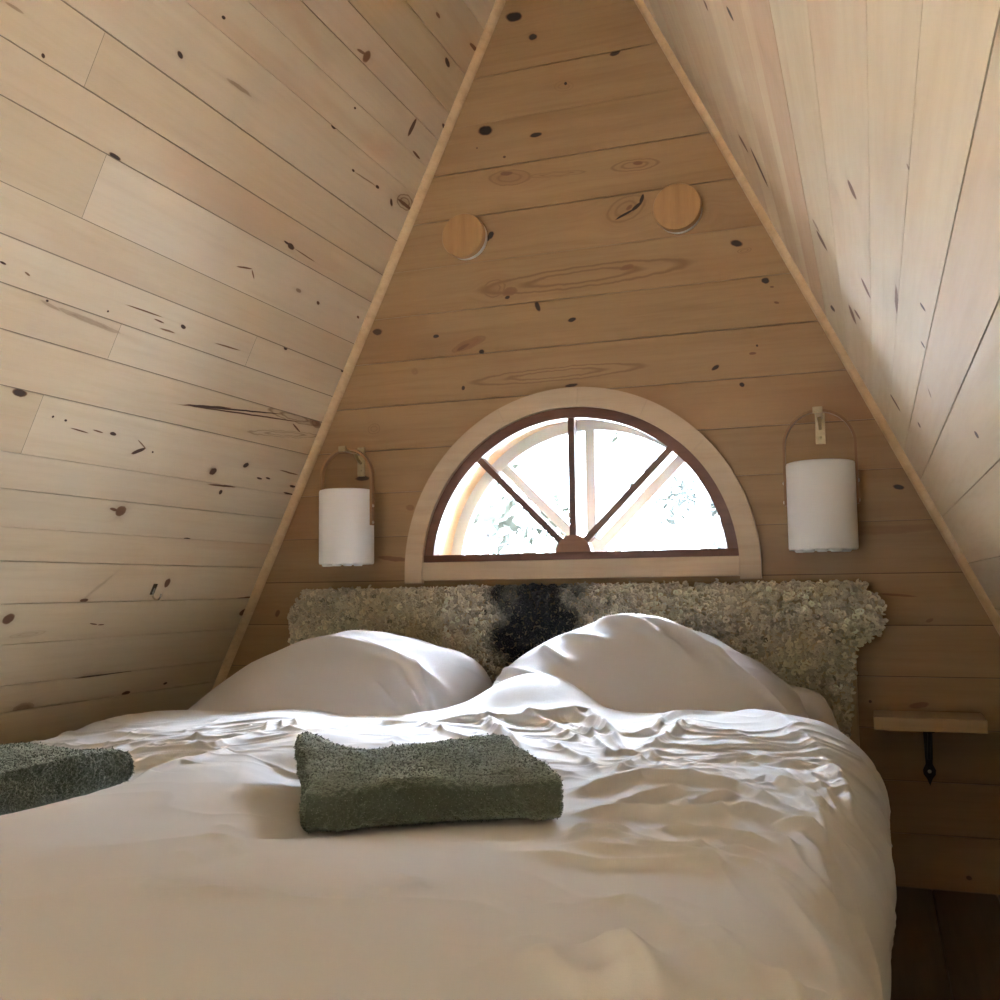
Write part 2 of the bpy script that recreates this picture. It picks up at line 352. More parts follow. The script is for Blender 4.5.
KNOTS_RIGHT = [
  (1.1835,1.6733,0.0112,0.0096,-2.721,0.9,0,0.2), (1.0147,1.8046,0.0068,0.015,-1.695,0.6,0,0.2), (0.4109,1.8325,0.0189,0.021,-2.832,0.5,0,0.3), (0.4471,1.7502,0.0532,0.0145,-2.617,0.75,0,0.3),
  (1.2935,1.3167,0.0163,0.009,-2.745,0.55,0,0.4), (1.1673,1.3731,0.0126,0.0319,-1.572,0,0,0.4), (1.6179,1.1977,0.0048,0.0029,-2.892,0.3,0,0.2), (0.7489,1.4481,0.0202,0.0155,-2.503,0.6,0,0.3),
  (0.7856,1.4669,0.0141,0.0118,-2.159,0.3,0,0.2), (0.9323,1.2876,0.02,0.0095,-2.523,0.5,0,0.3), (0.2806,1.4464,0.0069,0.0294,-1.865,0.8,0,0.2), (0.5691,1.3448,0.039,0.0121,-2.931,0.45,0,0.3),
  (0.6402,1.3242,0.0099,0.0176,-2.167,0.45,0,0.3), (1.1387,1.2,0.0618,0.0046,-3.085,0.4,0.2,0.5), (1.2923,1.1431,0.005,0.0068,-2.172,0.85,0,0.2), (1.1384,1.1296,0.0054,0.0055,-2.596,0.85,0,0.2),
  (1.1374,0.9887,0.0053,0.0105,-1.567,0.9,0,0.2), (0.4263,1.1776,0.0202,0.0136,-1.409,0.6,0,0.2), (0.5992,1.0944,0.0054,0.0133,-1.477,0.6,0,0.2), (-2.3874,2.1663,0.0679,0.0211,3.11,0.5,0,0.2),
  (0.9467,1.0927,0.0155,0.0035,-2.754,0.3,0,0.3), (1.2496,1.5467,0.0317,0.0155,-2.634,0,0,0.3),
]
RIDGES = [
  (6,14,[-1.387,1.55,-1.372,1.642,-1.265,1.685,-1.064,1.622,-0.978,1.618]),
  (7,13,[-1.283,1.446,-1.139,1.438,-1.055,1.473,-1.036,1.563,-1.007,1.665]),
  (6,11,[-1.122,1.344,-1.058,1.372,-0.977,1.364,-0.963,1.378]),
  (5,11,[-0.948,1.117,-0.964,1.196,-0.96,1.257,-0.967,1.377,-0.908,1.502]),
  (4,8,[-1.191,1.768,-1.192,1.784,-1.184,1.786]),
  (4,7,[-1.085,1.673,-1.158,1.793,-1.154,1.794]),
  (4,7,[-1.077,1.719,-1.132,1.8,-1.136,1.798]),
  (4,7,[-1.045,1.728,-1.106,1.807,-1.118,1.803]),
  (5,9,[-1.073,1.662,-1.025,1.66,-0.971,1.647]),
  (7,15,[-0.983,1.715,-0.936,1.85,-0.835,1.869]),
  (9,14,[-0.934,1.847,-0.815,1.872,-0.733,1.879,-0.655,1.895,-0.612,1.917,-0.559,1.943,-0.491,1.873,-0.405,1.686]),
  (7,13,[-0.816,1.873,-0.736,1.886,-0.585,1.637,-0.51,1.526]),
  (8,12,[-0.715,1.888,-0.664,1.917,-0.59,1.877,-0.453,1.673]),
  (7,10,[-0.756,1.885,-0.727,1.905,-0.586,1.613]),
  (8,12,[-0.641,1.901,-0.586,1.931,-0.532,1.954,-0.372,1.616]),
  (7,13,[-0.929,1.836,-0.838,1.828,-0.68,1.647,-0.602,1.586,-0.455,1.445,-0.375,1.425]),
  (5,8,[-0.589,1.94,-0.485,1.79,-0.426,1.646]),
  (5,6,[-0.459,1.72,-0.425,1.657,-0.418,1.615]),
  (6,10,[-0.547,1.683,-0.444,1.565,-0.378,1.449]),
  (6,8,[-0.536,1.861,-0.436,1.726,-0.382,1.614]),
  (8,11,[-0.451,1.786,-0.385,1.817,-0.355,2.001]),
  (7,10,[-0.391,1.611,-0.352,1.736,-0.329,1.96]),
  (6,9,[-0.373,1.417,-0.354,1.52,-0.343,1.727]),
  (8,15,[-0.408,1.319,-0.365,1.386,-0.325,1.456,-0.257,1.476,-0.174,1.425]),
  (7,12,[-0.328,1.245,-0.297,1.33,-0.256,1.394,-0.217,1.413]),
  (6,10,[-0.244,1.257,-0.221,1.338,-0.172,1.403]),
  (8,15,[-0.372,1.219,-0.303,1.246,-0.229,1.243,-0.151,1.273]),
  (6,9,[-0.334,1.104,-0.312,1.137,-0.261,1.142]),
  (6,9,[-0.319,1.044,-0.303,1.103,-0.25,1.114]),
  (8,14,[-0.329,1.023,-0.269,1.015,-0.227,1.011,-0.168,1.009,-0.123,0.982]),
  (5,8,[-0.287,1.078,-0.246,1.014]),
  (7,10,[-0.275,1.082,-0.233,1.039,-0.193,1.039,-0.129,1.038]),
  (6,10,[-0.258,1.154,-0.202,1.154,-0.141,1.138,-0.09,1.083]),
  (7,22,[-0.42,1.892,-0.346,2.003,-0.263,2.024,-0.174,1.957,-0.11,1.814,-0.059,1.632]),
  (7,12,[-0.28,1.611,-0.21,1.661,-0.131,1.632,-0.088,1.624,-0.04,1.405]),
  (5,7,[-0.095,1.622,-0.063,1.54,-0.038,1.392]),
  (5,9,[-0.255,1.467,-0.182,1.431,-0.116,1.341]),
  (6,8,[-0.146,1.474,-0.103,1.423,-0.058,1.332]),
  (5,7,[-0.113,1.579,-0.072,1.432,-0.053,1.34]),
  (6,10,[-0.187,1.422,-0.156,1.504,-0.102,1.401,-0.075,1.289,-0.054,1.174]),
  (7,12,[-0.207,1.25,-0.159,1.289,-0.101,1.229,-0.051,1.145]),
  (5,6,[-0.126,1.232,-0.089,1.205,-0.056,1.168]),
  (7,11,[-0.181,1.087,-0.116,1.046,-0.074,0.989,-0.046,0.931]),
  (6,9,[-0.151,1.175,-0.103,1.125,-0.068,1.029,-0.045,0.938]),
  (6,9,[-0.172,1.033,-0.122,1.02,-0.081,0.959,-0.055,0.904]),
  (7,9,[-0.121,1.008,-0.089,0.95,-0.053,0.865,-0.034,0.802]),
  (5,8,[-0.106,1.221,-0.073,1.111,-0.046,0.991]),
  (5,9,[-0.085,1.154,-0.055,1.033,-0.028,0.901]),
  (6,14,[-0.367,0.993,-0.255,0.963,-0.166,0.998,-0.114,0.984]),
  (9,14,[-0.258,0.84,-0.221,0.831,-0.2,0.843,-0.167,0.807,-0.104,0.693,-0.081,0.648]),
  (1.5,9,[-0.235,0.796,-0.224,0.81,-0.21,0.828]),
  (1.5,9,[-0.27,0.824,-0.242,0.816,-0.221,0.831]),
  (13,22,[-0.192,0.715,-0.158,0.652,-0.143,0.617]),
  (9,16,[-0.177,0.695,-0.15,0.66,-0.125,0.623]),
  (11,16,[-0.078,0.732,-0.061,0.679,-0.053,0.647]),
  (10,14,[-0.055,0.762,-0.044,0.698,-0.036,0.652]),
  (10,20,[-0.229,0.685,-0.199,0.644,-0.169,0.608]),
  (2.5,9,[-0.695,0.929,-0.648,0.925,-0.584,0.888]),
  (2,8,[-0.708,0.99,-0.639,0.956]),
  (2,8,[-0.633,0.903,-0.582,0.868]),
  (2,10,[-0.669,0.866,-0.637,0.851,-0.595,0.822]),
  (3,16,[-0.614,0.751,-0.511,0.724,-0.444,0.729]),
  (2,8,[-0.417,0.86,-0.39,0.832]),
  (2.5,13,[-0.401,0.773,-0.385,0.837,-0.363,0.827]),
  (3.5,18,[-0.255,0.718,-0.212,0.665]),
  (4,16,[-0.199,0.883,-0.142,0.842,-0.103,0.779]),
  (8,16,[-0.136,0.805,-0.1,0.727,-0.08,0.653]),
  (5,16,[-0.044,0.873,-0.026,0.761,-0.02,0.673]),
]
# ------------------------------------------------------------------ materials of the place
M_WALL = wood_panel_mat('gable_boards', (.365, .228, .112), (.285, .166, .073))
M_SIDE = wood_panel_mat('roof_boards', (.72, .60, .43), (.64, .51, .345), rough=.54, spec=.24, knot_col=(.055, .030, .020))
M_TRIM = wood_mat('trim_pine', (.60, .42, .235), (.47, .31, .16), axis=1)
M_CASING = wood_mat('casing_pine', (.54, .405, .27), (.45, .32, .20), axis=0, scale=.8)
M_SASH = wood_mat('stained_sash', (.16, .062, .034), (.085, .032, .018), axis=0, rough=.4)
M_OUTSASH = simple('white_painted_sash', (.56, .655, .77), .5)
M_JAMB = wood_mat('jamb_pine', (.66, .49, .30), (.56, .40, .23), axis=1)
M_FLOOR = wood_mat('floor_planks', (.13, .078, .042), (.075, .044, .024), axis=1, scale=.7, rough=.5)
M_OUTWALL = simple('outer_cladding', (.30, .22, .15), .8)

# ------------------------------------------------------------------ boarded surfaces
def boarded(name, seams, gaps, xlo, xhi, knots, mat, matrix, seg=.12, tones=None, joints=(), hole=None, rect=None, shade=1.0, deep=1, back=.008):
    """boards along local X between the seam heights (local Y); front face at local Z=0, grooves run
    to deep*back behind it. xlo/xhi give the ends as functions of Y, hole=(cx, cy, r, ybase)."""
    V, F, T, KS, MS = [], [], [], [], []
    kn = np.array(knots) if len(knots) else np.zeros((0, 8))
    kboard = np.array([max(0, sum(1 for s in seams[:-1] if s <= k[1]) - 1) for k in knots])
    def holew(y):
        if hole is None: return -1.0
        cx, cy, r, yb = hole
        if y < yb - 1e-6 or y > cy + r: return -1.0
        return math.sqrt(max(0.0, r*r - (y-cy)**2))
    zb = -back*deep
    def quad(p, tone, ks, ms):
        n = len(V); V.extend(p); F.append((n, n+1, n+2, n+3)); T.append(tone); KS.append(ks); MS.append(ms)
    def slots(b, xa, xb):
        ks = [(900, 900, 1, 1)]*6; ms = [(0, 0, 0, 0)]*6; c = []
        for i in np.nonzero(kboard == b)[0]:
            k = kn[i]; reach = 2.6*max(k[2], k[3])
            if k[0]+reach > xa and k[0]-reach < xb:
                mid = .5*(xa+xb); c.append((abs(k[0]-mid)/(k[2]+.03), i))
        for j, (_, i) in enumerate(sorted(c)[:6]):
            k = kn[i]; ks[j] = (k[0], k[1], k[2], k[3]); ms[j] = (k[4], k[5], k[6], k[7])
        return ks, ms
    for b in range(len(seams)-1):
        s0, s1 = seams[b], seams[b+1]
        y0, y1 = s0 + 1.45*gaps.get(round(s0, 3), .0017)/2, s1 - 1.45*gaps.get(round(s1, 3), .0017)/2
        rows = [y0, y1]
        if hole is not None and s1 > hole[3] and s0 < hole[1]+hole[2]:
            cuts = [y for y in (hole[3], hole[1]+hole[2]) if y0 < y < y1]
            rows = sorted(set(list(np.linspace(y0, y1, 13)) + cuts + [c - 1e-4 for c in cuts] +
                              [hole[1]+hole[2]-e for e in (.002, .006) if y0 < hole[1]+hole[2]-e < y1]))
        if rect is not None:
            rows = sorted(set(rows + [y for y in (rect[2], rect[3]) if y0 < y < y1]))
        bj = sorted(j[1] for j in joints if j[0] == b)
        edges = [None] + bj + [None]
        for e in range(len(edges)-1):
            r = rng.normal(0, 1, 3)
            base = 1.0 + .035*r[0]
            tone = (base*(1+.006*r[1]), base, base*(1-.022*abs(r[2])+.012), float(rng.uniform(0, 1)))
            if tones and (b, e) in tones:
                q = tones[(b, e)]; tone = (q[0], q[1], q[2], tone[3])
            tone = (tone[0]*shade, tone[1]*shade, tone[2]*shade, tone[3])
            for ra, rb in zip(rows[:-1], rows[1:]):
                xa = (xlo(ra), xlo(rb)); xb = (xhi(ra), xhi(rb))
                if edges[e] is not None: xa = (edges[e]+.0006,)*2
                if edges[e+1] is not None: xb = (edges[e+1]-.0006,)*2
                if xb[0] - xa[0] < 1e-4 and xb[1] - xa[1] < 1e-4: continue
                wa, wb = holew(ra), holew(rb); wm = holew(.5*(ra+rb))
                if wm >= 0:
                    cx = hole[0]; wa = max(wa, 0); wb = max(wb, 0)
                    spans = [((xa[0], xa[1]), (cx-wa, cx-wb)), ((cx+wa, cx+wb), (xb[0], xb[1]))]
                else: spans = [(xa, xb)]
                if rect is not None and rect[2] <= .5*(ra+rb) <= rect[3]:
                    cut = []
                    for L, R_ in spans:
                        if L[0] < rect[0]: cut.append((L, (min(R_[0], rect[0]),)*2))
                        if R_[0] > rect[1]: cut.append(((max(L[0], rect[1]),)*2, R_))
                    spans = cut
                for L, R_ in spans:
                    n = max(1, int(round((.5*(R_[0]+R_[1])-.5*(L[0]+L[1]))/seg)))
                    for i in range(n):
                        f0, f1 = i/n, (i+1)/n
                        p = [(L[0]+(R_[0]-L[0])*f0, ra), (L[0]+(R_[0]-L[0])*f1, ra), (L[1]+(R_[1]-L[1])*f1, rb), (L[1]+(R_[1]-L[1])*f0, rb)]
                        ks, ms = slots(b, min(q[0] for q in p), max(q[0] for q in p))
                        quad([(x, y, 0) for x, y in p], tone, ks, ms)
                        if ra == rows[0]:
                            quad([(p[1][0], ra, 0), (p[0][0], ra, 0), (p[0][0], ra, zb), (p[1][0], ra, zb)], tone, ks, ms)
                        if rb == rows[-1]:
                            quad([(p[3][0], rb, 0), (p[2][0], rb, 0), (p[2][0], rb, zb), (p[3][0], rb, zb)], tone, ks, ms)
                # backing behind the grooves
                pass
        # groove bottom, coloured dark to deepen the shade in the seams
        for ra, rb in ((s0 - .004, s0 + .004),):
            if b == 0: continue
            wm = holew(.5*(ra+rb))
            sp = [(xlo(s0), xhi(s0))] if wm < 0 else [(xlo(s0), hole[0]-wm), (hole[0]+wm, xhi(s0))]
            if rect is not None and rect[2] <= s0 <= rect[3]: sp = [(xlo(s0), rect[0]), (rect[1], xhi(s0))]
            for L, R_ in sp:
                if R_ > L:
                    quad([(L, ra, zb*.98), (R_, ra, zb*.98), (R_, rb, zb*.98), (L, rb, zb*.98)], (.40, .32, .25, .5), [(900, 900, 1, 1)]*6, [(0, 0, 0, 0)]*6)
    o = mesh_obj(name, V, F, mat)
    me = o.data
    nf = len(me.polygons)
    def attr(nm, data):
        a = me.attributes.new(nm, 'FLOAT_COLOR', 'FACE')
        a.data.foreach_set('color', np.asarray(data, dtype=np.float32).reshape(-1))
    attr('tone', T)
    KS = np.asarray(KS, dtype=np.float32); MS = np.asarray(MS, dtype=np.float32)
    for i in range(6):
        attr('K%d' % i, KS[:, i]); attr('M%d' % i, MS[:, i])
    o.matrix_world = matrix
    o['kind'] = 'structure'
    return o

def frame(origin, X, Y):
    X = Vector(X).normalized(); Y = Vector(Y).normalized(); Z = X.cross(Y)
    m = Matrix.Identity(4)
    for i in range(3):
        m[i][0] = X[i]; m[i][1] = Y[i]; m[i][2] = Z[i]; m[i][3] = origin[i]
    return m

# gable wall behind the bed
ARC_C, ARC_Z, GL_R = -.745, .748, .43
half = lambda z: SL*(AZ - z) + .012
seamsB = [0, .122, .242, .362, .482, .602, .725, .85, .975, 1.097, 1.223, 1.351, 1.48, 1.612, 1.745, 1.878, 2.012, 2.148, 2.28, 2.41, 2.55, 2.73]
gapsB = {2.012: .0005, 1.612: .0009, 2.28: .0005, 1.48: .0014, .85: .0012, .975: .0012, 2.148: .0018, 1.878: .002, 1.745: .002}
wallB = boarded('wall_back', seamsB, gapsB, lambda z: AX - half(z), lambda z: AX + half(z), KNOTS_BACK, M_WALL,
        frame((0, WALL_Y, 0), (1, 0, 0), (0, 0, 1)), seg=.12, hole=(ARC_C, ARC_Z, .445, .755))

# two sloping sides, local X = distance from the gable wall, local Y = way up the slope
LEN = 3.8
seamsL = [0, .12, .24, .36, .482, .552, .655, .753, .852, .927, 1.009, 1.085, 1.213, 1.316, 1.397, 1.479, 1.562, 1.692, 1.776, 1.882, 2.02, 2.105, 2.189, 2.271, 2.386, 2.522, 2.64, 2.76, 2.88, 3.028]
gapsL = {.927: .0007, .552: .0012, 2.02: .0006, 2.105: .0007, 1.009: .0014, .655: .001, 1.692: .0016, 1.775: .002, 1.882: .0022, 1.562: .0012, 1.085: .0008}
jl = {1.776: 1.205, 1.562: 1.103, 1.316: .906, 1.085: 1.032, 1.397: .46}
jointsL = [(seamsL.index(k), v) for k, v in jl.items()]
b = seamsL.index
tonesL = {(b(1.562), 0): (1.05, 1.055, 1.08), (b(1.562), 1): (.95, .92, .86), (b(1.316), 0): (1.03, 1.03, 1.03), (b(1.316), 1): (.99, .955, .91),
          (b(1.213), 0): (1.0, .965, .92), (b(1.085), 0): (1.05, 1.05, 1.05), (b(1.085), 1): (.97, .93, .87), (b(1.479), 0): (1.0, .975, .93), (b(1.397), 0): (1.05, 1.04, 1.02), (b(1.397), 1): (1.05, 1.045, 1.03),
          (b(1.692), 0): (1.0, .97, .93), (b(1.776), 1): (1.01, .985, .94), (b(1.776), 0): (.99, .95, .89), (b(2.271), 0): (.88, .84, .77), (b(2.386), 0): (.92, .88, .82), (b(.852), 0): (1.03, 1.01, .98), (b(.753), 0): (1.05, 1.04, 1.03)}
OFF = .008
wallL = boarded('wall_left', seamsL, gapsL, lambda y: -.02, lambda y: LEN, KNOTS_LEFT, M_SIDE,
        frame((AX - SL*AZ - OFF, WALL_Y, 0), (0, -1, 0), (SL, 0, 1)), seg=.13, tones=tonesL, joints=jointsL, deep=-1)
seamsR = [0, .12, .24, .36, .48, .6, .71, .825, .945, 1.044, 1.121, 1.196, 1.272, 1.39, 1.498, 1.575, 1.612, 1.70, 1.782, 1.86, 1.985, 2.07, 2.15, 2.27, 2.4, 2.52, 2.64, 2.76, 2.88, 3.028]
gapsR = {1.575: .0001, 1.612: .0001, 1.70: .0003, 1.782: .0002, 1.39: .0006, 1.498: .0013, 1.86: .0003, 1.985: .0005, .825: .0012, .945: .0011, 1.044: .0013, 1.121: .0013, 1.196: .0005, 1.272: .0005}
b = seamsR.index
tonesR = {(b(1.498), 0): (.93, .80, .73), (b(1.575), 0): (1.06, 1.05, 1.02), (b(1.612), 0): (.94, .85, .78), (b(1.70), 0): (1.05, 1.04, 1.02), (b(1.782), 0): (.96, .90, .87), (b(1.86), 0): (1.02, 1.0, .97), (b(1.985), 0): (.96, .9, .86),
          (b(1.39), 0): (1.0, 1.0, .97), (b(1.272), 0): (1.03, 1.03, 1.02), (b(1.121), 0): (1.02, 1.02, .99), (b(1.044), 0): (.95, .91, .86), (b(.945), 0): (1.0, .99, .97)}
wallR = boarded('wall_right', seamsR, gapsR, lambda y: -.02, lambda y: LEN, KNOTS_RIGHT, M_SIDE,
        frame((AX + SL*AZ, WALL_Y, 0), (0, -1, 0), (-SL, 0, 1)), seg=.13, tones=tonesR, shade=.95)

def struct(o): o['kind'] = 'structure'; return o

# outer shell behind the boards: closed against the daylight
for s, nm in ((-1, 'roof_left'), (1, 'roof_right')):
    m = MB(); d = .012; w = .16
    nx, nz = s/Q, SL/Q
    base = Vector((AX + s*SL*AZ, 0, 0)); top = Vector((AX, 0, AZ)); n = Vector((s/Q, 0, SL/Q)); dirv = (top-base).normalized()
    a0, a1 = base + n*d - dirv*.12, top + n*d + dirv*.10
    P = [a0, a1, a1 + n*w, a0 + n*w]
    m.prism([(p.x, p.z) for p in P], WALL_Y - LEN - PORCH, WALL_Y + .30)
    struct(m.build(nm, M_OUTWALL))

m = MB()
for ya in (WALL_Y + .009, WALL_Y + .22):
    zs = sorted(set([-.14, 0, .755] + list(np.linspace(.755, ARC_Z+.445, 24)) + [ARC_Z+.4449, AZ]))
    for za, zb in zip(zs[:-1], zs[1:]):
        zm = .5*(za+zb)
        hw = [math.sqrt(max(0, .445**2 - (z-ARC_Z)**2)) if (.755 <= z <= ARC_Z+.445 and .755 < zm < ARC_Z+.445) else None for z in (za, zb)]
        L = [AX - half(z) for z in (za, zb)]; R_ = [AX + half(z) for z in (za, zb)]
        if hw[0] is None:
            m.add([(L[0], ya, za), (R_[0], ya, za), (R_[1], ya, zb), (L[1], ya, zb)], [(0, 1, 2, 3)])
        else:
            m.add([(L[0], ya, za), (ARC_C-hw[0], ya, za), (ARC_C-hw[1], ya, zb), (L[1], ya, zb)], [(0, 1, 2, 3)])
            m.add([(ARC_C+hw[0], ya, za), (R_[0], ya, za), (R_[1], ya, zb), (ARC_C+hw[1], ya, zb)], [(0, 1, 2, 3)])
struct(m.build('wall_outer', M_OUTWALL))

# floor of dark boards
m = MB()
xs = np.arange(-2.2, 1.0, .135)
for x in xs:
    m.box(x+.0012, x+.1338, WALL_Y-LEN-.1, WALL_Y, -.025, 0, .0015)
struct(m.build('floor', M_FLOOR))
m = MB(); m.box(-2.4, 1.2, WALL_Y-LEN-.3, WALL_Y+.3, -.12, -.027)
struct(m.build('trim_1', M_OUTWALL)).name = 'subfloor'

m = MB(); m.box(-1.95, .50, WALL_Y-LEN+.02, -.12, .0005, .012, .003)  # unseen pale floor, added to bounce sunlight up as fill
struct(m.build('bounce_floor', simple('pale_bounce_floor', (.64, .645, .63), .8, 0, 30, .1)))

# corner battens
for s, nm in ((-1, 'trim_1'), (1, 'trim_2')):
    off = OFF if s < 0 else 0
    base = Vector((AX + s*(SL*AZ + off), 0, 0)); dirv = Vector((-s*SL, 0, 1)).normalized(); n = Vector((-s/Q, 0, -SL/Q))
    top = base + dirv*(3.0)
    m = MB(); t = .019
    r = []
    for k in range(7):
        w = PI/2*k/6; r.append((t*math.cos(w), t*math.sin(w)))
    prof = [(0, 0)] + r                       # quarter round: (along n, along -y)
    V = []
    for p in (base + dirv*.0, top):
        for a, bb in prof: V.append(p + n*a + Vector((0, WALL_Y - bb, 0)))
    k = len(prof)
    F = [tuple(range(k)), tuple(range(2*k-1, k-1, -1))] + [(i, (i+1) % k, (i+1) % k + k, i+k) for i in range(k)]
    m.add(V, F)
    struct(m.build(nm, M_TRIM, auto=.6))

# ------------------------------------------------------------------ half-round window
W = empty('window_1', (ARC_C, WALL_Y, ARC_Z), kind='structure')
def arcpts(r, a0, a1, n): return [(r*math.cos(a0+(a1-a0)*i/n), r*math.sin(a0+(a1-a0)*i/n)) for i in range(n+1)]
def ring(m, ri, ro, y0, y1, zlow=None, n=64):
    """half ring in xz about the window's centre; both feet cut level at zlow"""
    def ang(r): return math.asin((zlow or 0)/r)
    o = arcpts(ro, ang(ro), PI-ang(ro), n); i_ = arcpts(ri, ang(ri), PI-ang(ri), n)
    V = []; F = []
    for (ox, oz), (ix, iz) in zip(o, i_):
        V += [(ox, y0, oz), (ox, y1, oz), (ix, y1, iz), (ix, y0, iz)]
    for k in range(n):
        a, b_ = 4*k, 4*k+4
        for q in range(4): F.append((a+q, a+(q+1) % 4, b_+(q+1) % 4, b_+q))
    F.append((0, 1, 2, 3)); F.append((4*n+3, 4*n+2, 4*n+1, 4*n))
    m.add(V, F)
# casing: arch pieces with butt joints and two straight feet
def seg_ring(ri, ro, a0, a1, y0, y1, n=16):
    m = MB(); o = arcpts(ro, a0, a1, n); i_ = arcpts(ri, a0, a1, n); V = []; F = []
    for (ox, oz), (ix, iz) in zip(o, i_):
        V += [(ox, y0, oz), (ox, y1, oz), (ix, y1, iz), (ix, y0, iz)]
    for k in range(n):
        a, b_ = 4*k, 4*k+4
        for q in range(4): F.append((a+q, a+(q+1) % 4, b_+(q+1) % 4, b_+q))
    F.append((0, 1, 2, 3)); F.append((4*n+3, 4*n+2, 4*n+1, 4*n)); m.add(V, F); return m
cuts = [0.0, .33, .74, 1.12, 1.52, 2.0, 2.42, 2.83, PI]
for k in range(len(cuts)-1):
    m = seg_ring(.4325, .484, cuts[k]+.0004, cuts[k+1]-.0004, -.018, -.0005, 10)
    if k == 0: m.box(.4325, .484, -.018, -.0005, -.031, 0)
    if k == len(cuts)-2: m.box(-.484, -.4325, -.018, -.0005, -.031, 0)
    m.build('arch_casing', M_CASING, W, auto=.5)
m = MB(); m.box(-.4315, .4315, -.016, -.0005, -.024, .026, .0015); m.build('sill_board', M_CASING, W)
# inner stained sash
m = MB(); ring(m, .404, .4315, -.006, .034, .0305); m.box(-.43, .43, -.007, .034, .0265, .046, .001)
m.build('inner_sash', M_SASH, W, auto=.5)
def bar(m, a, r0, r1, w, y0, y1, cz):
    c, s_ = math.cos(a), math.sin(a); nx, nz = -s_*w/2, c*w/2
    poly = [(c*r0+nx, cz+s_*r0+nz), (c*r1+nx, cz+s_*r1+nz), (c*r1-nx, cz+s_*r1-nz), (c*r0-nx, cz+s_*r0-nz)]
    m.prism(poly, y0, y1)
for a, r1 in ((PI*.25, .375), (PI/2, .366), (PI*.75, .375)):
    m = MB(); bar(m, a, .03, r1, .0175, -.002, .026, .042); m.build('muntin', M_SASH, W)
m = MB(); m.prism(arcpts(.0485, 0, PI, 20), -.004, .028)
o = m.build('hub', wood_mat('hub_wood', (.33, .15, .08), (.22, .09, .045), 0), W); o.location = (0, 0, .043)
# pine lining of the reveal, outer white sash
m = MB(); ring(m, .4318, .4445, .0, .215, .008)
m.box(-.436, .436, .0, .215, .0085, .0255)
m.build('jamb_lining', M_JAMB, W, auto=.5)
m = MB(); ring(m, .398, .4315, .185, .215, .0300); m.box(-.43, .43, .185, .215, .0262, .052, .001)
for a, r1 in ((PI*.25, .372), (PI/2, .358), (PI*.75, .372)): bar(m, a, .02, r1, .027, .188, .213, .045)
m.prism([(x, z+.05) for x, z in arcpts(.045, 0, PI, 16)], .187, .214)
m.build('outer_sash', M_OUTSASH, W, auto=.5)
gm = bpy.data.materials.new('window_glass'); gm.use_nodes = True
t = NT(gm); t.n.remove(t.n['Principled BSDF'])
tr = t.node('ShaderNodeBsdfTransparent'); gl = t.node('ShaderNodeBsdfGlossy'); gl.inputs['Roughness'].default_value = .02
fr = t.node('ShaderNodeFresnel'); fr.inputs['IOR'].default_value = 1.45
mx = t.node('ShaderNodeMixShader'); tr.inputs[0].default_value = (.97, .985, .98, 1)
t.l.new(fr.outputs[0], mx.inputs[0]); t.l.new(tr.outputs[0], mx.inputs[1]); t.l.new(gl.outputs[0], mx.inputs[2])
t.l.new(mx.outputs[0], t.n['Material Output'].inputs[0])
for y, r in ((.014, .4135), (.2, .405)):
    pts = arcpts(r, .09, PI-.09, 48)
    m = MB(); m.prism(pts, y, y+.003); m.build('glass_pane', gm, W)

# far gable behind the camera; its low window is added for fill light
FY = WALL_Y - LEN
WX0, WX1, WZ0, WZ1 = FILL_WIN
m = MB()
zs = [-.13, WZ0, WZ1, AZ+.03]
hx = lambda z: SL*(AZ - z) + .05
for ya in (FY - .12, FY):
    for za, zb in zip(zs[:-1], zs[1:]):
        L = [AX-hx(z) for z in (za, zb)]; R_ = [AX+hx(z) for z in (za, zb)]
        sp = [(L, R_)] if za != WZ0 else [(L, [WX0, WX0]), ([WX1, WX1], R_)]
        for l_, r_ in sp:
            m.add([(l_[0], ya, za), (r_[0], ya, za), (r_[1], ya, zb), (l_[1], ya, zb)], [(0, 1, 2, 3)])
struct(m.build('wall_front', wood_mat('front_boards', (.70, .58, .41), (.60, .48, .32), 0)))
W2 = empty('fill_window', (0, FY, 0), kind='structure')
m = MB()
for x0, x1, z0, z1 in ((WX0-.02, WX0+.03, WZ0-.02, WZ1+.02), (WX1-.03, WX1+.02, WZ0-.02, WZ1+.02), (WX0, WX1, WZ0-.02, WZ0+.03), (WX0, WX1, WZ1-.03, WZ1+.02), ((WX0+WX1)/2-.02, (WX0+WX1)/2+.02, WZ0, WZ1)):
    m.box(x0, x1, -.13, .015, z0, z1)
m.build('sash', M_CASING, W2)
m = MB(); m.box(WX0+.03, WX1-.03, -.05, -.046, WZ0+.03, WZ1-.03); m.build('glass_pane', gm, W2)
# ------------------------------------------------------------------ bed
M_BED = wood_mat('bed_pine', (.56, .40, .24), (.46, .31, .17), axis=2)
def cotton(name, col, weave=900):
    m, t, b = new_mat(name)
    tc = t.node('ShaderNodeTexCoord').outputs['Object']
    f, _ = t.noise(tc, weave, 2, .6); f2, _ = t.noise(tc, 55, 4, .6)
    b.inputs['Base Color'].default_value = c4(col)
    b.inputs['Roughness'].default_value = .82; b.inputs['Specular IOR Level'].default_value = .25
    b.inputs['Sheen Weight'].default_value = .12; b.inputs['Sheen Roughness'].default_value = .5
    h = t.math('ADD', t.math('MULTIPLY', f, .25), t.math('MULTIPLY', f2, .8))
    t.l.new(t.bump(h, .16, .0025), b.inputs['Normal'])
    return m
M_DUVET = cotton('duvet_cotton', (.60, .582, .562))
M_PILLOW = cotton('pillow_cotton', (.58, .555, .555))
M_SHEET = cotton('sheet_cotton', (.70, .645, .575))

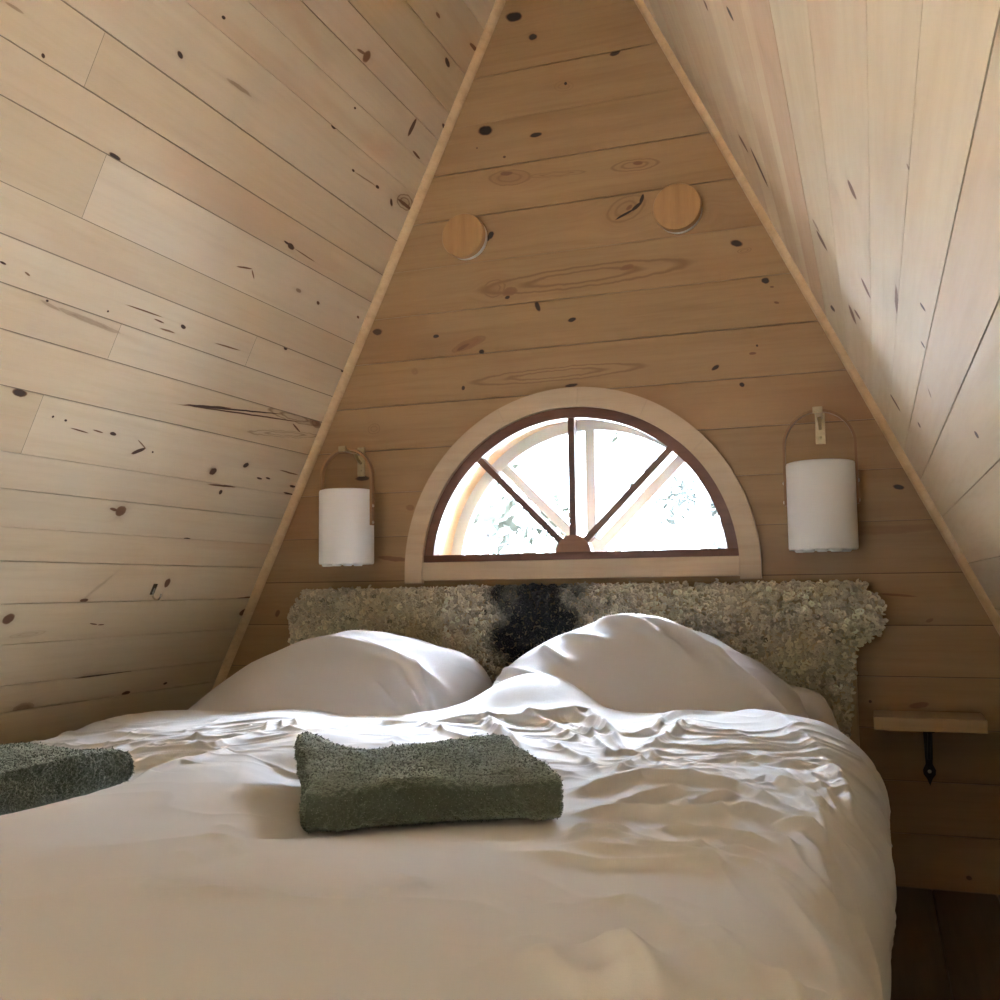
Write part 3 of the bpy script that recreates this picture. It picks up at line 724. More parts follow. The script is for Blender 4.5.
BX0, BX1, BY0, BY1 = -1.62, -.06, .50, 2.535
bed = empty('bed_frame', ((BX0+BX1)/2, 1.5, 0), label='low pine bed frame under the mattress and the white duvet', cat='bed')
def bpart(name, x0, x1, y0, y1, z0, z1):
    m = MB(); cx, cy = bed.location.x, bed.location.y
    m.box(x0-cx, x1-cx, y0-cy, y1-cy, z0, z1, .004)
    return m.build(name, M_BED, bed)
m = MB(); m.box(-.74, .74, -.013, .013, 0, .655, .004)
hb = m.build('headboard', M_BED); hb.location = ((BX0+.095+BX1+.008)/2, 2.569, 0)
tag(hb, 'upright plank headboard between mattress and gable wall, hidden under three sheepskins', 'headboard')
bpart('side_rail', BX0, BX0+.024, BY0+.02, 2.55, .07, .20)
bpart('side_rail', BX1-.024, BX1, BY0+.02, 2.55, .07, .20)
bpart('foot_rail', BX0+.024, BX1-.024, BY0+.02, BY0+.044, .07, .20)
for k in range(9): bpart('slat', BX0+.03, BX1-.03, .62+k*.22, .70+k*.22, .183, .199)
for x in (BX0+.03, BX1-.09):
    for y in (BY0+.05, 2.47): bpart('leg', x, x+.06, y, y+.06, 0, .182)
m = MB(); m.box(-.765, .765, -.99, .99, 0, .149, .045)
mat_o = m.build('mattress', M_SHEET, auto=1.2); mat_o.location = ((BX0+BX1)/2, 1.53, .201)
tag(mat_o, 'thick mattress in a fitted sheet under the white duvet', 'mattress')

# ---------------------------------------------------------------- duvet
XR, XL, YF = .004, -1.745, .40
RR, RL, RF, RH = .125, .10, .13, .045
TOWELS = []   # (cx, cy, half w, half d, angle, z, tilt)
def towel_local(x, y, T):
    c, s = math.cos(T[4]), math.sin(T[4]); dx, dy = x-T[0], y-T[1]
    return dx*c+dy*s, -dx*s+dy*c
def over(a, lo, hi, rlo, rhi):
    """cloth coordinate -> (position, drop): flat between the shoulders, quarter-round over them, then hanging"""
    pos = np.clip(a, lo+rlo, hi-rhi); drop = np.zeros_like(a)
    for r, edge, s in ((rhi, hi, 1), (rlo, lo, -1)):
        e = s*(a - (edge - s*r)); th = np.clip(e/r, 0, PI/2)
        on = e > 0
        pos = np.where(on, edge - s*r + s*r*np.sin(th), pos)
        drop = np.where(on, r*(1-np.cos(th)) + np.maximum(0, e - r*PI/2), drop)
    return pos, drop
def head_edge(x):
    xs = [-1.80, -1.55, -1.25, -1.02, -.88, -.76, -.64, -.52, -.40, -.22, -.05, .1]
    ys = [1.98, 2.04, 2.07, 2.09, 2.15, 2.20, 2.15, 2.06, 2.04, 2.04, 2.03, 2.02]
    return np.interp(x, xs, ys)
def bed_top(x, y):
    H = .430 - .034*sstep(-1.05, -1.70, x) + .022*sstep(1.8, 2.08, y)*sstep(-1.25, -1.6, x)
    H = H + .022*np.exp(-((x+.50)/.45)**2 - ((y-.62)/.26)**2)
    # long soft swell running up the middle-left of the bed
    t = np.clip(((x+.93)*.03 + (y-.80)*.70)/(.03**2+.70**2), 0, 1)
    d = np.hypot(x+.93-.03*t, y-.80-.70*t)
    H = H + .020*np.exp(-(d/.10)**2)
    # hollow to the left of that swell and in front of the left towel
    H = H - .020*np.exp(-((x+1.42)/.22)**2 - ((y-1.35)/.30)**2)
    # the part pulled up between the two pillows
    H = H + .082*np.exp(-((x+.69)/.15)**2 - ((y-2.10)/.15)**2)
    H = H + .018*np.exp(-((x+.30)/.40)**2 - ((y-1.98)/.12)**2)
    H = H + .010*fbm(x*3.1, y*3.1, 5, 2)
    for T in TOWELS:
        lx, ly = towel_local(x, y, T)
        q = np.maximum(np.abs(lx)/T[2], np.abs(ly)/T[3])
        zt = T[5] + T[6]*lx
        w = 1 - sstep(.97, 1.6, q)
        H = H*(1-w) + np.minimum(H, zt-.002)*w*.0 + (zt-.002)*w
    return H
def ridges_height(X, Y, fade=1.0):
    out = np.zeros_like(X)
    for a, w, p in RIDGES:
        pts = np.array(p).reshape(-1, 2); L = np.hypot(*np.diff(pts, axis=0).T); tot = L.sum(); acc = 0
        w_ = w*.001*1.0; pad = w_*4.5
        sel = (X > pts[:, 0].min()-pad) & (X < pts[:, 0].max()+pad) & (Y > pts[:, 1].min()-pad) & (Y < pts[:, 1].max()+pad)
        if not sel.any(): continue
        x, y = X[sel], Y[sel]; best = np.full(x.shape, 1e9); tt = np.zeros(x.shape); sg = np.zeros(x.shape)
        for k in range(len(pts)-1):
            A, B = pts[k], pts[k+1]; d = B-A; l2 = max(1e-9, d@d)
            t = np.clip(((x-A[0])*d[0]+(y-A[1])*d[1])/l2, 0, 1)
            ex, ey = x-A[0]-t*d[0], y-A[1]-t*d[1]
            dist = np.hypot(ex, ey); better = dist < best
            best = np.where(better, dist, best); tt = np.where(better, (acc + t*L[k])/tot, tt)
            sg = np.where(better, np.sign(ey), sg); acc += L[k]
        taper = np.minimum(1, np.minimum(tt, 1-tt)/.28); taper = taper*taper*(3-2*taper)*.9 + .1
        # steep towards the viewer's side (-y), long slope behind
        ww = np.where(sg < 0, w_*.75, w_*1.7)
        out[sel] += a*.001*taper*np.exp(-(best/ww)**1.35)*fade
    return out

RIDGE_GAIN = 1.55
def make_duvet():
    na, nb = 860, 800
    a_lo = XL - .14; a_hi = XR + .28
    a = np.linspace(a_lo, a_hi, na)
    b = np.linspace(0, 1, nb)
    A, Bq = np.meshgrid(a, b, indexing='ij')
    X, dropx = over(A, XL, XR, RL, RR)
    yh = head_edge(X)
    b_lo = YF - .22; 
    Bc = b_lo + Bq*(yh + .035 - b_lo)                  # cloth coordinate along the bed
    dropf = np.zeros_like(Bc); Y = Bc.copy()
    e = (YF + RF) - Bc; on = e > 0; th = np.clip(e/RF, 0, PI/2)
    Y = np.where(on, YF + RF - RF*np.sin(th), Y); dropf = np.where(on, RF*(1-np.cos(th)) + np.maximum(0, e - RF*PI/2), dropf)
    e = Bc - (yh - RH); on = e > 0; th = np.clip(e/RH, 0, PI/2)
    Y = np.where(on, yh - RH + RH*np.sin(th), Y); droph = np.where(on, RH*(1-np.cos(th)) + np.maximum(0, e - RH*PI/2), 0)
    H = bed_top(X, Y)
    Z = H - dropx - dropf - droph
    # hanging side: soft vertical folds, hem
    side = np.clip((A - (XR - RR))/(RR*1.5), 0, 1)
    hang = np.clip((A - XR)/.25, 0, 1)
    X = X + side*(.010*value_noise(Y*5.0, A*2, 31) + .006*value_noise(Y*14, A*3, 32)) + hang*(.012*np.sin(Y*23+2*np.sin(Y*7)))
    X = X - .035*hang
    Z = np.maximum(Z, .03)
    P = np.stack([X, Y, Z], -1)
    def normals(P):
        du = np.gradient(P, axis=0); dv = np.gradient(P, axis=1)
        n = np.cross(du, dv); return n/np.maximum(1e-9, np.linalg.norm(n, axis=-1, keepdims=True))
    N = normals(P)
    Xc, Yc = A, Bc                                      # unrolled coordinates for the creases
    h = ridges_height(Xc, Yc)*RIDGE_GAIN*(1 + .35*sstep(1.6, 1.3, Yc) - .50*sstep(1.18, .98, Yc))
    # random small creases: across the bed in the head half, over the right shoulder, faint in front
    head = sstep(1.15, 1.6, Yc)
    ang = .25; u = Xc*math.cos(ang)+Yc*math.sin(ang); v = -Xc*math.sin(ang)+Yc*math.cos(ang)
    wx = .04*fbm(Xc*4, Yc*4, 41, 2)
    c1 = 1-np.abs(fbm(u*4.5+wx*8, (v+wx)*19, 42, 2)); c1 = np.clip(c1, 0, 1)**3
    shoulder = sstep(-.42, -.15, Xc)*sstep(.75, 1.05, Yc)
    ang = -.95; u2 = Xc*math.cos(ang)+Yc*math.sin(ang); v2 = -Xc*math.sin(ang)+Yc*math.cos(ang)
    c2 = 1-np.abs(fbm(u2*3.6, (v2+wx)*17, 52, 2)); c2 = np.clip(c2, 0, 1)**3
    front = 1 - head
    c3 = 1-np.abs(fbm(Xc*5+1.5*Yc, Yc*7-3*Xc, 62, 2)); c3 = np.clip(c3, 0, 1)**4
    near_t = np.zeros_like(h)
    for T in TOWELS:
        lx, ly = towel_local(Xc, Yc, T); q = np.maximum(np.abs(lx)/T[2], np.abs(ly)/T[3]); near_t = np.maximum(near_t, 1-sstep(.98, 1.2, q))
    h = h + .0065*head*c1*(1-sstep(1.80, 1.97, Yc)) + .0055*shoulder*c2*(1-.5*head)*(1-sstep(1.7, 1.9, Yc)) + .0018*front*c3
    c4_ = np.clip(1-np.abs(fbm(Xc*9+2*Yc, Yc*13-5*Xc, 82, 2)), 0, 1)**5
    h = h + .0035*head*c4_*(1-sstep(1.85, 2.0, Yc))
    h = h + .0035*fbm(Xc*9, Yc*9, 71, 2)*(.35+.65*head)
    h = h*(1-near_t)
    P = P + N*h[..., None]
    P[..., 0] = np.maximum(P[..., 0], AX - SL*(AZ-P[..., 2]) + .012)
    P[..., 2] = np.maximum(P[..., 2], .012)
    idx = np.arange(na*nb).reshape(na, nb)
    F = np.stack([idx[:-1, :-1], idx[1:, :-1], idx[1:, 1:], idx[:-1, 1:]], -1).reshape(-1, 4)
    return P.reshape(-1, 3), F
def grid_obj(name, V, F, mat, parent=None):
    me = bpy.data.meshes.new(name)
    nv, nf = len(V), len(F); k = F.shape[1]
    me.vertices.add(nv); me.vertices.foreach_set('co', np.ascontiguousarray(V, dtype=np.float32).reshape(-1))
    me.loops.add(nf*k); me.loops.foreach_set('vertex_index', np.ascontiguousarray(F, dtype=np.int32).reshape(-1))
    me.polygons.add(nf); me.polygons.foreach_set('loop_start', np.arange(0, nf*k, k, dtype=np.int32))
    me.polygons.foreach_set('use_smooth', np.ones(nf, dtype=bool))
    me.update(); me.validate()
    if mat: me.materials.append(mat)
    return link(bpy.data.objects.new(name, me), parent)

# towel places: centre, half size, turn, resting height, sideways tilt
T_MID = (-.577, 1.254, .149, .170, .56, .424, .0)
T_LEFT = (-1.20, 1.105, .145, .162, -.02, .415, .02)
TOWELS += [T_MID, T_LEFT]
V, F = make_duvet()
duv = grid_obj('duvet', V, F, M_DUVET)
tag(duv, 'rumpled white cotton duvet spread over the double bed', 'duvet')

# ---------------------------------------------------------------- pillows
def pillow(name, ridge, yf, yr, yb, zb, bulge, seed, creases, zback=.55, under=None, n=(300, 240)):
    """ridge: (x, z) pairs of the top line; yf/yr/yb front, ridge and back as functions of u in 0..1"""
    rx = np.array([p[0] for p in ridge]); rz = np.array([p[1] for p in ridge])
    nu, nv = n
    u = (1-np.cos(np.linspace(0, PI, nu)))/2
    x = rx[0] + (rx[-1]-rx[0])*u
    ztop = np.interp(x, rx, rz)
    k = np.ones(9)/9; pad = np.pad(ztop, 4, mode='edge'); ztop = np.convolve(pad, k, 'valid')
    end = (1-np.abs(2*u-1)**3.2)**.55                     # rounded plan at both ends
    ztop = zb + (ztop-zb)*np.clip((1-np.abs(2*u-1)**14), 0, 1)**.6
    w = np.linspace(0, 1, nv)                             # front -> back over the top
    U, Wv = np.meshgrid(u, w, indexing='ij')
    E = end[:, None]; ZT = ztop[:, None]
    f, r, bk = yf(u)[:, None], yr(u)[:, None], yb(u)[:, None]
    f = r + (f-r)*E; bk = r + (bk-r)*E
    s = Wv
    Y = np.where(s < .55, f + (r-f)*(s/.55), r + (bk-r)*((s-.55)/.45))
    t1 = np.clip(s/.55, 0, 1); t2 = np.clip((s-.55)/.45, 0, 1)
    prof = np.where(s < .55, (1-(1-t1)**bulge)**(1/ bulge*1.25), 1-(1-zback)*t2**2.2 )
    prof = prof*np.where(s > .9, np.sqrt(np.clip(1-((s-.9)/.1)**2, 0, 1)), 1)
    Z = zb + (ZT-zb)*prof
    X = np.repeat(x[:, None], nv, 1)
    top = np.stack([X, Y, Z], -1)
    N = np.cross(np.gradient(top, axis=0), np.gradient(top, axis=1)); N /= np.maximum(1e-9, np.linalg.norm(N, axis=-1, keepdims=True))
    h = .006*fbm(X*5, Y*5+Z*5, seed, 2)
    D = Y + Z                                             # distance along the front face
    for (x0, d0, x1, d1, a, wd) in creases:
        dx, dy = x1-x0, d1-d0; l2 = dx*dx+dy*dy
        t = np.clip(((X-x0)*dx+(D-d0)*dy)/l2, 0, 1)
        dd = np.hypot(X-x0-t*dx, D-d0-t*dy)
        h = h + a*.0017*np.exp(-(dd/(wd*.0011))**1.4)*np.clip(np.minimum(t, 1-t)*4+.15, 0, 1)
    cr = np.clip(1-np.abs(fbm(X*5+D*3, D*12-X*6, seed+5, 2)), 0, 1)**3
    h = h + .004*cr*sstep(.35, .62, Wv)
    edge = np.clip(np.minimum(np.minimum(U, 1-U)*30, np.minimum(Wv, 1-Wv)*20), 0, 1)
    top = top + N*(h*edge)[..., None]
    zbot = zb + np.zeros_like(Z) if under is None else under(X, Y)
    bot = np.stack([X, Y, np.minimum(zbot, np.maximum(top[..., 2]-.002, zb))], -1)
    top[..., 2] = np.maximum(top[..., 2], bot[..., 2])
    Vt = np.concatenate([top.reshape(-1, 3), bot.reshape(-1, 3)]); i = np.arange(nu*nv).reshape(nu, nv)
    F1 = np.stack([i[:-1, :-1], i[1:, :-1], i[1:, 1:], i[:-1, 1:]], -1).reshape(-1, 4)
    F2 = F1[:, ::-1] + nu*nv
    o = nu*nv
    rim = []
    loop = list(i[:, 0]) + list(i[-1, 1:]) + list(i[::-1, -1][1:]) + list(i[0, ::-1][1:-1])
    for p, q in zip(loop, loop[1:]+loop[:1]): rim.append((q, p, p+o, q+o))
    return grid_obj(name, Vt, np.concatenate([F1, F2, np.array(rim)]), M_PILLOW)
c_ = lambda v: (lambda u: np.full_like(u, v))
ZB = .362
p_low = pillow('pillow', [(-.84, .44), (-.78, .468), (-.5, .478), (-.2, .476), (-.12, .468), (-.078, .43)], c_(2.13), c_(2.30), c_(2.50), ZB, 2.2, 91, [], zback=.8)
tag(p_low, 'white pillow lying flat, mostly hidden behind the tall propped pillow', 'pillow')
def under_r(X, Y): return ZB + .128*sstep(2.06, 2.16, Y)
p_right = pillow('pillow', [(-.885, .46), (-.845, .515), (-.788, .546), (-.689, .596), (-.60, .624), (-.535, .640), (-.455, .627), (-.367, .594), (-.24, .530), (-.159, .470), (-.105, .41)],
    lambda u: 1.965 + .02*np.sin(u*3), lambda u: 2.29 - .03*u, c_(2.485), ZB, 1.55, 101,
    [(-.80, 2.72, -.70, 2.62, 7, 10), (-.72, 2.80, -.62, 2.66, 8, 11), (-.68, 2.84, -.55, 2.76, 6, 9), (-.84, 2.74, -.60, 2.56, 8, 13), (-.60, 2.90, -.44, 2.80, 6, 12), (-.56, 2.90, -.36, 2.70, 7, 13), (-.50, 2.89, -.28, 2.72, 7, 13), (-.44, 2.86, -.22, 2.62, 6, 12), (-.36, 2.80, -.16, 2.56, 6, 10), (-.24, 2.56, -.13, 2.42, 7, 9)], zback=.45, under=under_r)
tag(p_right, 'big white pillow propped high against the sheepskins, right half of the bed', 'pillow')
p_left = pillow('pillow', [(-1.70, .40), (-1.66, .43), (-1.583, .474), (-1.50, .512), (-1.419, .545), (-1.333, .578), (-1.248, .598), (-1.16, .594), (-1.084, .585), (-.953, .559), (-.89, .536), (-.855, .49)],
    lambda u: 1.985 + 0*u, lambda u: 2.26 + .02*u, c_(2.49), ZB, 1.5, 121,
    [(-1.02, 2.74, -.92, 2.50, 6, 10), (-1.06, 2.70, -.96, 2.52, 6, 9), (-1.00, 2.60, -.94, 2.48, 5, 8), (-1.30, 2.83, -.98, 2.70, 5, 14), (-1.2, 2.82, -.90, 2.62, 5, 12), (-1.08, 2.60, -1.0, 2.50, 5, 8)], zback=.6)
tag(p_left, 'white pillow with smooth front face, left half of the bed', 'pillow')

# ---------------------------------------------------------------- towels
def terry_mat():
    m, t, b = new_mat('green_terry')
    tc = t.node('ShaderNodeTexCoord').outputs['Object']
    f, _ = t.noise(tc, 330, 3, .7); g, _ = t.noise(tc, 30, 3, .5)
    col = t.mix(f, c4((.042, .052, .038)), c4((.132, .152, .120)))
    col = t.mix(t.math('MULTIPLY', g, .35), col, c4((.085, .10, .068)))
    t.l.new(col, b.inputs['Base Color']); b.inputs['Roughness'].default_value = .95
    b.inputs['Specular IOR Level'].default_value = .1
    b.inputs['Sheen Weight'].default_value = .9; b.inputs['Sheen Roughness'].default_value = .5
    b.inputs['Sheen Tint'].default_value = (.75, .82, .72, 1)
    t.l.new(t.bump(f, .8, .003), b.inputs['Normal'])
    return m
M_TERRY = terry_mat()
def towel(T, hgt, seed, label, shape):
    cx, cy, hw, hd, ang, zr, tilt = T
    nx, ns = 240, 300
    # section loop in (y, z): flat bottom, round folded front, flat top, squarer back
    th = np.linspace(0, 2*PI, ns, endpoint=False)
    c, s = np.cos(th), np.sin(th)
    ny = 2/ np.where(c < 0, 7.5, 9.0)
    yy = np.sign(c)*np.abs(c)**ny; zz = np.sign(s)*np.abs(s)**(2/4.6)
    # spread points evenly round the loop
    dl = np.hypot(np.diff(np.append(yy*hd, yy[0]*hd)), np.diff(np.append(zz*hgt/2, zz[0]*hgt/2))); cum = np.concatenate([[0], np.cumsum(dl)])
    q = np.linspace(0, cum[-1], ns, endpoint=False)
    yy, zz = np.interp(q, cum, np.append(yy, yy[0])), np.interp(q, cum, np.append(zz, zz[0]))
    cs = np.linspace(1, 0, 46)[1:]; cx_ = .968 + .032*(1-cs**4)**.25     # closed, softly rounded ends
    ux = np.concatenate([-cx_[::-1], np.linspace(-.968, .968, nx-90), cx_])
    capf = np.concatenate([cs[::-1], np.ones(nx-90), cs])
    X = np.repeat((ux*hw)[:, None], ns, 1)
    sc = np.clip(capf, .0, 1)[:, None]
    Y = yy[None]*hd*(1-.06*(1-sc)); Z = zz[None]*hgt/2*(.0+1.0*sc)
    k = (Z/hgt + .5)                                             # 0 bottom .. 1 top
    fx, fy = X/hw, Y/hd
    Z = Z + k*shape(fx, fy)
    # loosely folded layers show as a soft groove round the two open ends and the back
    Y = Y + .006*value_noise(X*18, Z*20, seed)*(.4+.6*np.abs(fy)) - .012*fx*fx*(fy < 0)*fy*-1
    X = X + .006*value_noise(Y*15, Z*25, seed+1) - .012*k*np.exp(-((fx+1)/.3)**2 - ((fy-.9)/.5)**2)
    P = np.stack([X, Y, Z + hgt/2], -1)
    N = np.cross(np.gradient(P, axis=0), np.gradient(P, axis=1)); N /= np.maximum(1e-9, np.linalg.norm(N, axis=-1, keepdims=True))
    out = np.sign((N*(P - np.array([0, 0, hgt/2]))).sum(-1).mean())
    N = N*out
    A3 = np.abs(N)
    def tri(f, sd): return value_noise(X*f, Y*f, sd)*A3[..., 2] + value_noise(Y*f, Z*f+7, sd+1)*A3[..., 0] + value_noise(X*f+3, Z*f, sd+2)*A3[..., 1]
    h = .0022*fbm(X*26+Z*9, Y*26+Z*19, seed+2, 2) + .0016*tri(300, seed+4) + .0012*tri(560, seed+9)
    low = sstep(0, .12, k)
    P = P + N*(h*low)[..., None]
    P[..., 2] = np.maximum(P[..., 2], .0004)
    i = np.arange(nx*ns).reshape(nx, ns); j = np.roll(i, -1, axis=1)
    F = np.stack([i[:-1], i[1:], j[1:], j[:-1]], -1).reshape(-1, 4)
    if out < 0: pass
    V = P.reshape(-1, 3)
    # standing loops of the pile
    r = np.random.default_rng(seed); m = 30000
    pi_ = r.integers(1, nx-1, m); pj = r.integers(0, ns, m)
    c0 = P[pi_, pj] + r.normal(0, .0006, (m, 3)); n0 = N[pi_, pj] + r.normal(0, .45, (m, 3)); n0 /= np.linalg.norm(n0, axis=1, keepdims=True)
    ok = c0[:, 2] > .004; c0, n0 = c0[ok], n0[ok]; m = len(c0)
    tdir = np.cross(n0, r.normal(0, 1, (m, 3))); tdir /= np.linalg.norm(tdir, axis=1, keepdims=True)
    ln = r.uniform(.0012, .0026, (m, 1)); wd = r.uniform(.0004, .0008, (m, 1))
    base = len(V)
    tri = np.concatenate([c0 - tdir*wd, c0 + tdir*wd, c0 + n0*ln + tdir*wd*.6, c0 + n0*ln - tdir*wd*.6], 0)
    F2 = np.stack([np.arange(m), np.arange(m)+m, np.arange(m)+2*m, np.arange(m)+3*m], -1) + base
    o = grid_obj('folded_towel', np.concatenate([V, tri]), np.concatenate([F, F2]), M_TERRY)
    o.location = (cx, cy, zr); o.rotation_euler = (0, -math.atan(tilt), ang)
    return tag(o, label, 'towel', 'folded green towels on the duvet')
def shape_mid(fx, fy):
    z = .006*np.exp(-((fx+.78)/.30)**2 - ((fy+.72)/.30)**2)                       # swell near front left
    z = z + .004*np.exp(-((fy+.86)/.14)**2)*np.cos(fx*4.2+.6)
    z = z + .020*np.exp(-((fx+.95)/.22)**2 - ((fy-.80)/.55)**2)                   # lifted flap at the back left
    z = z - .010*np.exp(-((fx+.30)/.36)**2 - ((fy-.75)/.40)**2)
    z = z + .006*np.exp(-((fx-.85)/.28)**2 - ((fy-.85)/.3)**2)
    z = z - .006*np.exp(-((fx)/.7)**2 - ((fy+.25)/.22)**2)
    d = (fy - .35) - .5*(fx+.6); z = z + .006*np.exp(-(d/.12)**2)*sstep(-.1, -.7, fx)
    return z
def shape_left(fx, fy):
    z = .008*np.exp(-((fx-.85)/.30)**2 - ((fy-.2)/.5)**2) - .009*np.exp(-((fx-.35)/.28)**2 - ((fy-.5)/.5)**2)
    return z + .006*np.exp(-((fx+.2)/.4)**2 - ((fy-.8)/.4)**2) + .005*np.cos(fx*5)*np.exp(-((fy+.8)/.2)**2)
towel(T_MID, .054, 301, 'folded dark green terry towel in the middle of the bed', shape_mid)
towel(T_LEFT, .052, 401, 'folded dark green terry towel near the left edge of the bed, by the roof slope', shape_left)
# ---------------------------------------------------------------- sheepskins over the headboard
def fleece_mat(name):
    m, t, b = new_mat(name)
    a = t.node('ShaderNodeAttribute', attribute_name='wool')
    tc = t.node('ShaderNodeTexCoord').outputs['Object']
    f, _ = t.noise(tc, 420, 2, .6)
    t.l.new(t.mix(t.math('MULTIPLY', f, .5), a.outputs['Color'], t.mix(1.0, a.outputs['Color'], c4((.62, .58, .52)), 'MULTIPLY')), b.inputs['Base Color'])
    b.inputs['Roughness'].default_value = .7; b.inputs['Specular IOR Level'].default_value = .3
    b.inputs['Sheen Weight'].default_value = .3; b.inputs['Sheen Roughness'].default_value = .4
    return m
M_WOOL = fleece_mat('curly_wool')
M_HIDE = simple('tanned_hide', (.62, .50, .33), .7, 0, 60)
def in_poly(px, pz, poly):
    ins = np.zeros(px.shape, bool); n = len(poly)
    for i in range(n):
        x0, z0 = poly[i]; x1, z1 = poly[(i+1) % n]
        c = ((z0 > pz) != (z1 > pz)) & (px < (x1-x0)*(pz-z0)/(z1-z0+1e-12)+x0); ins ^= c
    return ins
def edge_dist(px, pz, poly):
    d = np.full(px.shape, 9.0); n = len(poly)
    for i in range(n):
        A = np.array(poly[i]); B = np.array(poly[(i+1) % n]); v = B-A
        t = np.clip(((px-A[0])*v[0]+(pz-A[1])*v[1])/max(1e-9, v@v), 0, 1)
        d = np.minimum(d, np.hypot(px-A[0]-t*v[0], pz-A[1]-t*v[1]))
    return d
def sheepskin(label, poly, colour, seed, size=1.0, depth=.030, ztop=.672, yback=2.5545):
    r = np.random.default_rng(seed)
    x0, x1 = min(p[0] for p in poly), max(p[0] for p in poly); z0, z1 = min(p[1] for p in poly), max(p[1] for p in poly)
    sp = .0090*size
    gx, gz = np.meshgrid(np.arange(x0, x1, sp), np.arange(z0, z1, sp), indexing='ij')
    gx = (gx + (np.arange(gx.shape[1]) % 2)*sp*.5).ravel(); gz = gz.ravel()
    gx = gx + r.normal(0, sp*.28, gx.shape); gz = gz + r.normal(0, sp*.28, gz.shape)
    ok = in_poly(gx, gz, poly); gx, gz = gx[ok], gz[ok]
    d = edge_dist(gx, gz, poly)
    puff = depth*(.55 + .45*np.sqrt(np.clip(d/.035, 0, 1)))*(1+.12*fbm(gx*14, gz*14, seed, 2))
    top = np.clip((gz-.690)/.02, 0, 1)             # locks rolling back over the board's top
    cy = yback - puff*(1-.9*top**2) + .02*top**2 + r.normal(0, .0028, gx.shape)
    C = np.stack([gx, cy, gz], -1)
    # locks over the top edge of the board
    tops = [p for p in poly if p[1] > z1-.03]
    tx0, tx1 = min(p[0] for p in tops)+.01, max(p[0] for p in tops)-.01
    n = int((tx1-tx0)*.045/sp/sp)
    C2 = np.stack([r.uniform(tx0, tx1, n), r.uniform(yback-.018, yback+.027, n), r.normal(z1-.008, .003, n)], -1)
    C = np.concatenate([C, C2]); m = len(C)
    # one lock = a short coil of wool
    ns, nk = 13, 5
    t = np.linspace(0, 1, ns)
    R0 = r.uniform(.0038, .0078, m)*size; tr = r.uniform(.0021, .0034, m)*size
    ph = r.uniform(0, 2*PI, m); turn = r.uniform(.9, 1.9, m)*np.where(r.random(m) < .5, 1, -1)
    ax = np.stack([r.normal(0, 1.0, m), -np.ones(m), r.normal(-.25, .9, m)], -1); ax[len(gx):] = np.stack([r.normal(0, .4, n), -.5*np.ones(n), np.ones(n)], -1)
    ax /= np.linalg.norm(ax, axis=1, keepdims=True)
    e1 = np.cross(ax, np.array([.13, .2, 1.0])); e1 /= np.linalg.norm(e1, axis=1, keepdims=True); e2 = np.cross(ax, e1)
    w = ph[:, None] + 2*PI*turn[:, None]*t[None]
    rad = R0[:, None]*(1-.55*t[None])
    ln = r.uniform(.006, .015, m)[:, None]*size*(t[None]-.4)
    path = C[:, None] + e1[:, None]*(rad*np.cos(w))[..., None] + e2[:, None]*(rad*np.sin(w))[..., None] + ax[:, None]*ln[..., None]
    radial = e1[:, None]*np.cos(w)[..., None] + e2[:, None]*np.sin(w)[..., None]
    k = 2*PI*np.arange(nk)/nk
    tt = tr[:, None]*np.array([.6]+[1]*(ns-3)+[.8, .35])[None]
    V = path[:, :, None] + tt[..., None, None]*(radial[:, :, None]*np.cos(k)[None, None, :, None] + ax[:, None, None]*np.sin(k)[None, None, :, None])
    idx = np.arange(m*ns*nk).reshape(m, ns, nk); j = np.roll(idx, -1, axis=2)
    F = np.stack([idx[:, :-1], idx[:, 1:], j[:, 1:], j[:, :-1]], -1).reshape(-1, 4)
    V = V.reshape(-1, 3); V[:, 1] = np.where(V[:, 2] < .655, np.minimum(V[:, 1], yback-.001), V[:, 1])
    colr = colour(C[:, 0], C[:, 2], r)*(1+r.normal(0, .17, (m, 1)))
    wool = np.repeat(np.clip(colr, .01, .95), ns*nk, axis=0)
    root = empty('sheepskin', ((x0+x1)/2, yback, z0), label=label, cat='sheepskin', group='sheepskins over the headboard')
    off = np.array(root.location)
    o = grid_obj('fleece', V - off, F, M_WOOL, root)
    a = o.data.attributes.new('wool', 'FLOAT_COLOR', 'POINT')
    a.data.foreach_set('color', np.concatenate([wool, np.ones((len(wool), 1))], 1).astype(np.float32).reshape(-1))
    mb = MB(); pc = np.mean(poly, 0); mb.prism([(pc[0]+(p[0]-pc[0])*.972, pc[1]+(p[1]-pc[1])*.95) for p in poly], yback-.009, yback-.001)
    if abs(z1-.70) < .02: mb.box(tx0, tx1, yback-.009, yback+.03, .657, z1-.012)
    h = mb.build('hide', M_HIDE, root); h.data.transform(Matrix.Translation(-Vector(off)))
    return root
def cream(x, z, r):
    return np.array([.68, .60, .445])[None]*(1+.10*fbm(x*12, z*12, 7, 2))[:, None]
def cream_right(x, z, r):
    c = np.array([.72, .65, .52])[None]*(1+.12*fbm(x*11, z*11, 8, 2))[:, None]
    return c*np.where(x > -.052, 1.12, 1.0)[:, None]
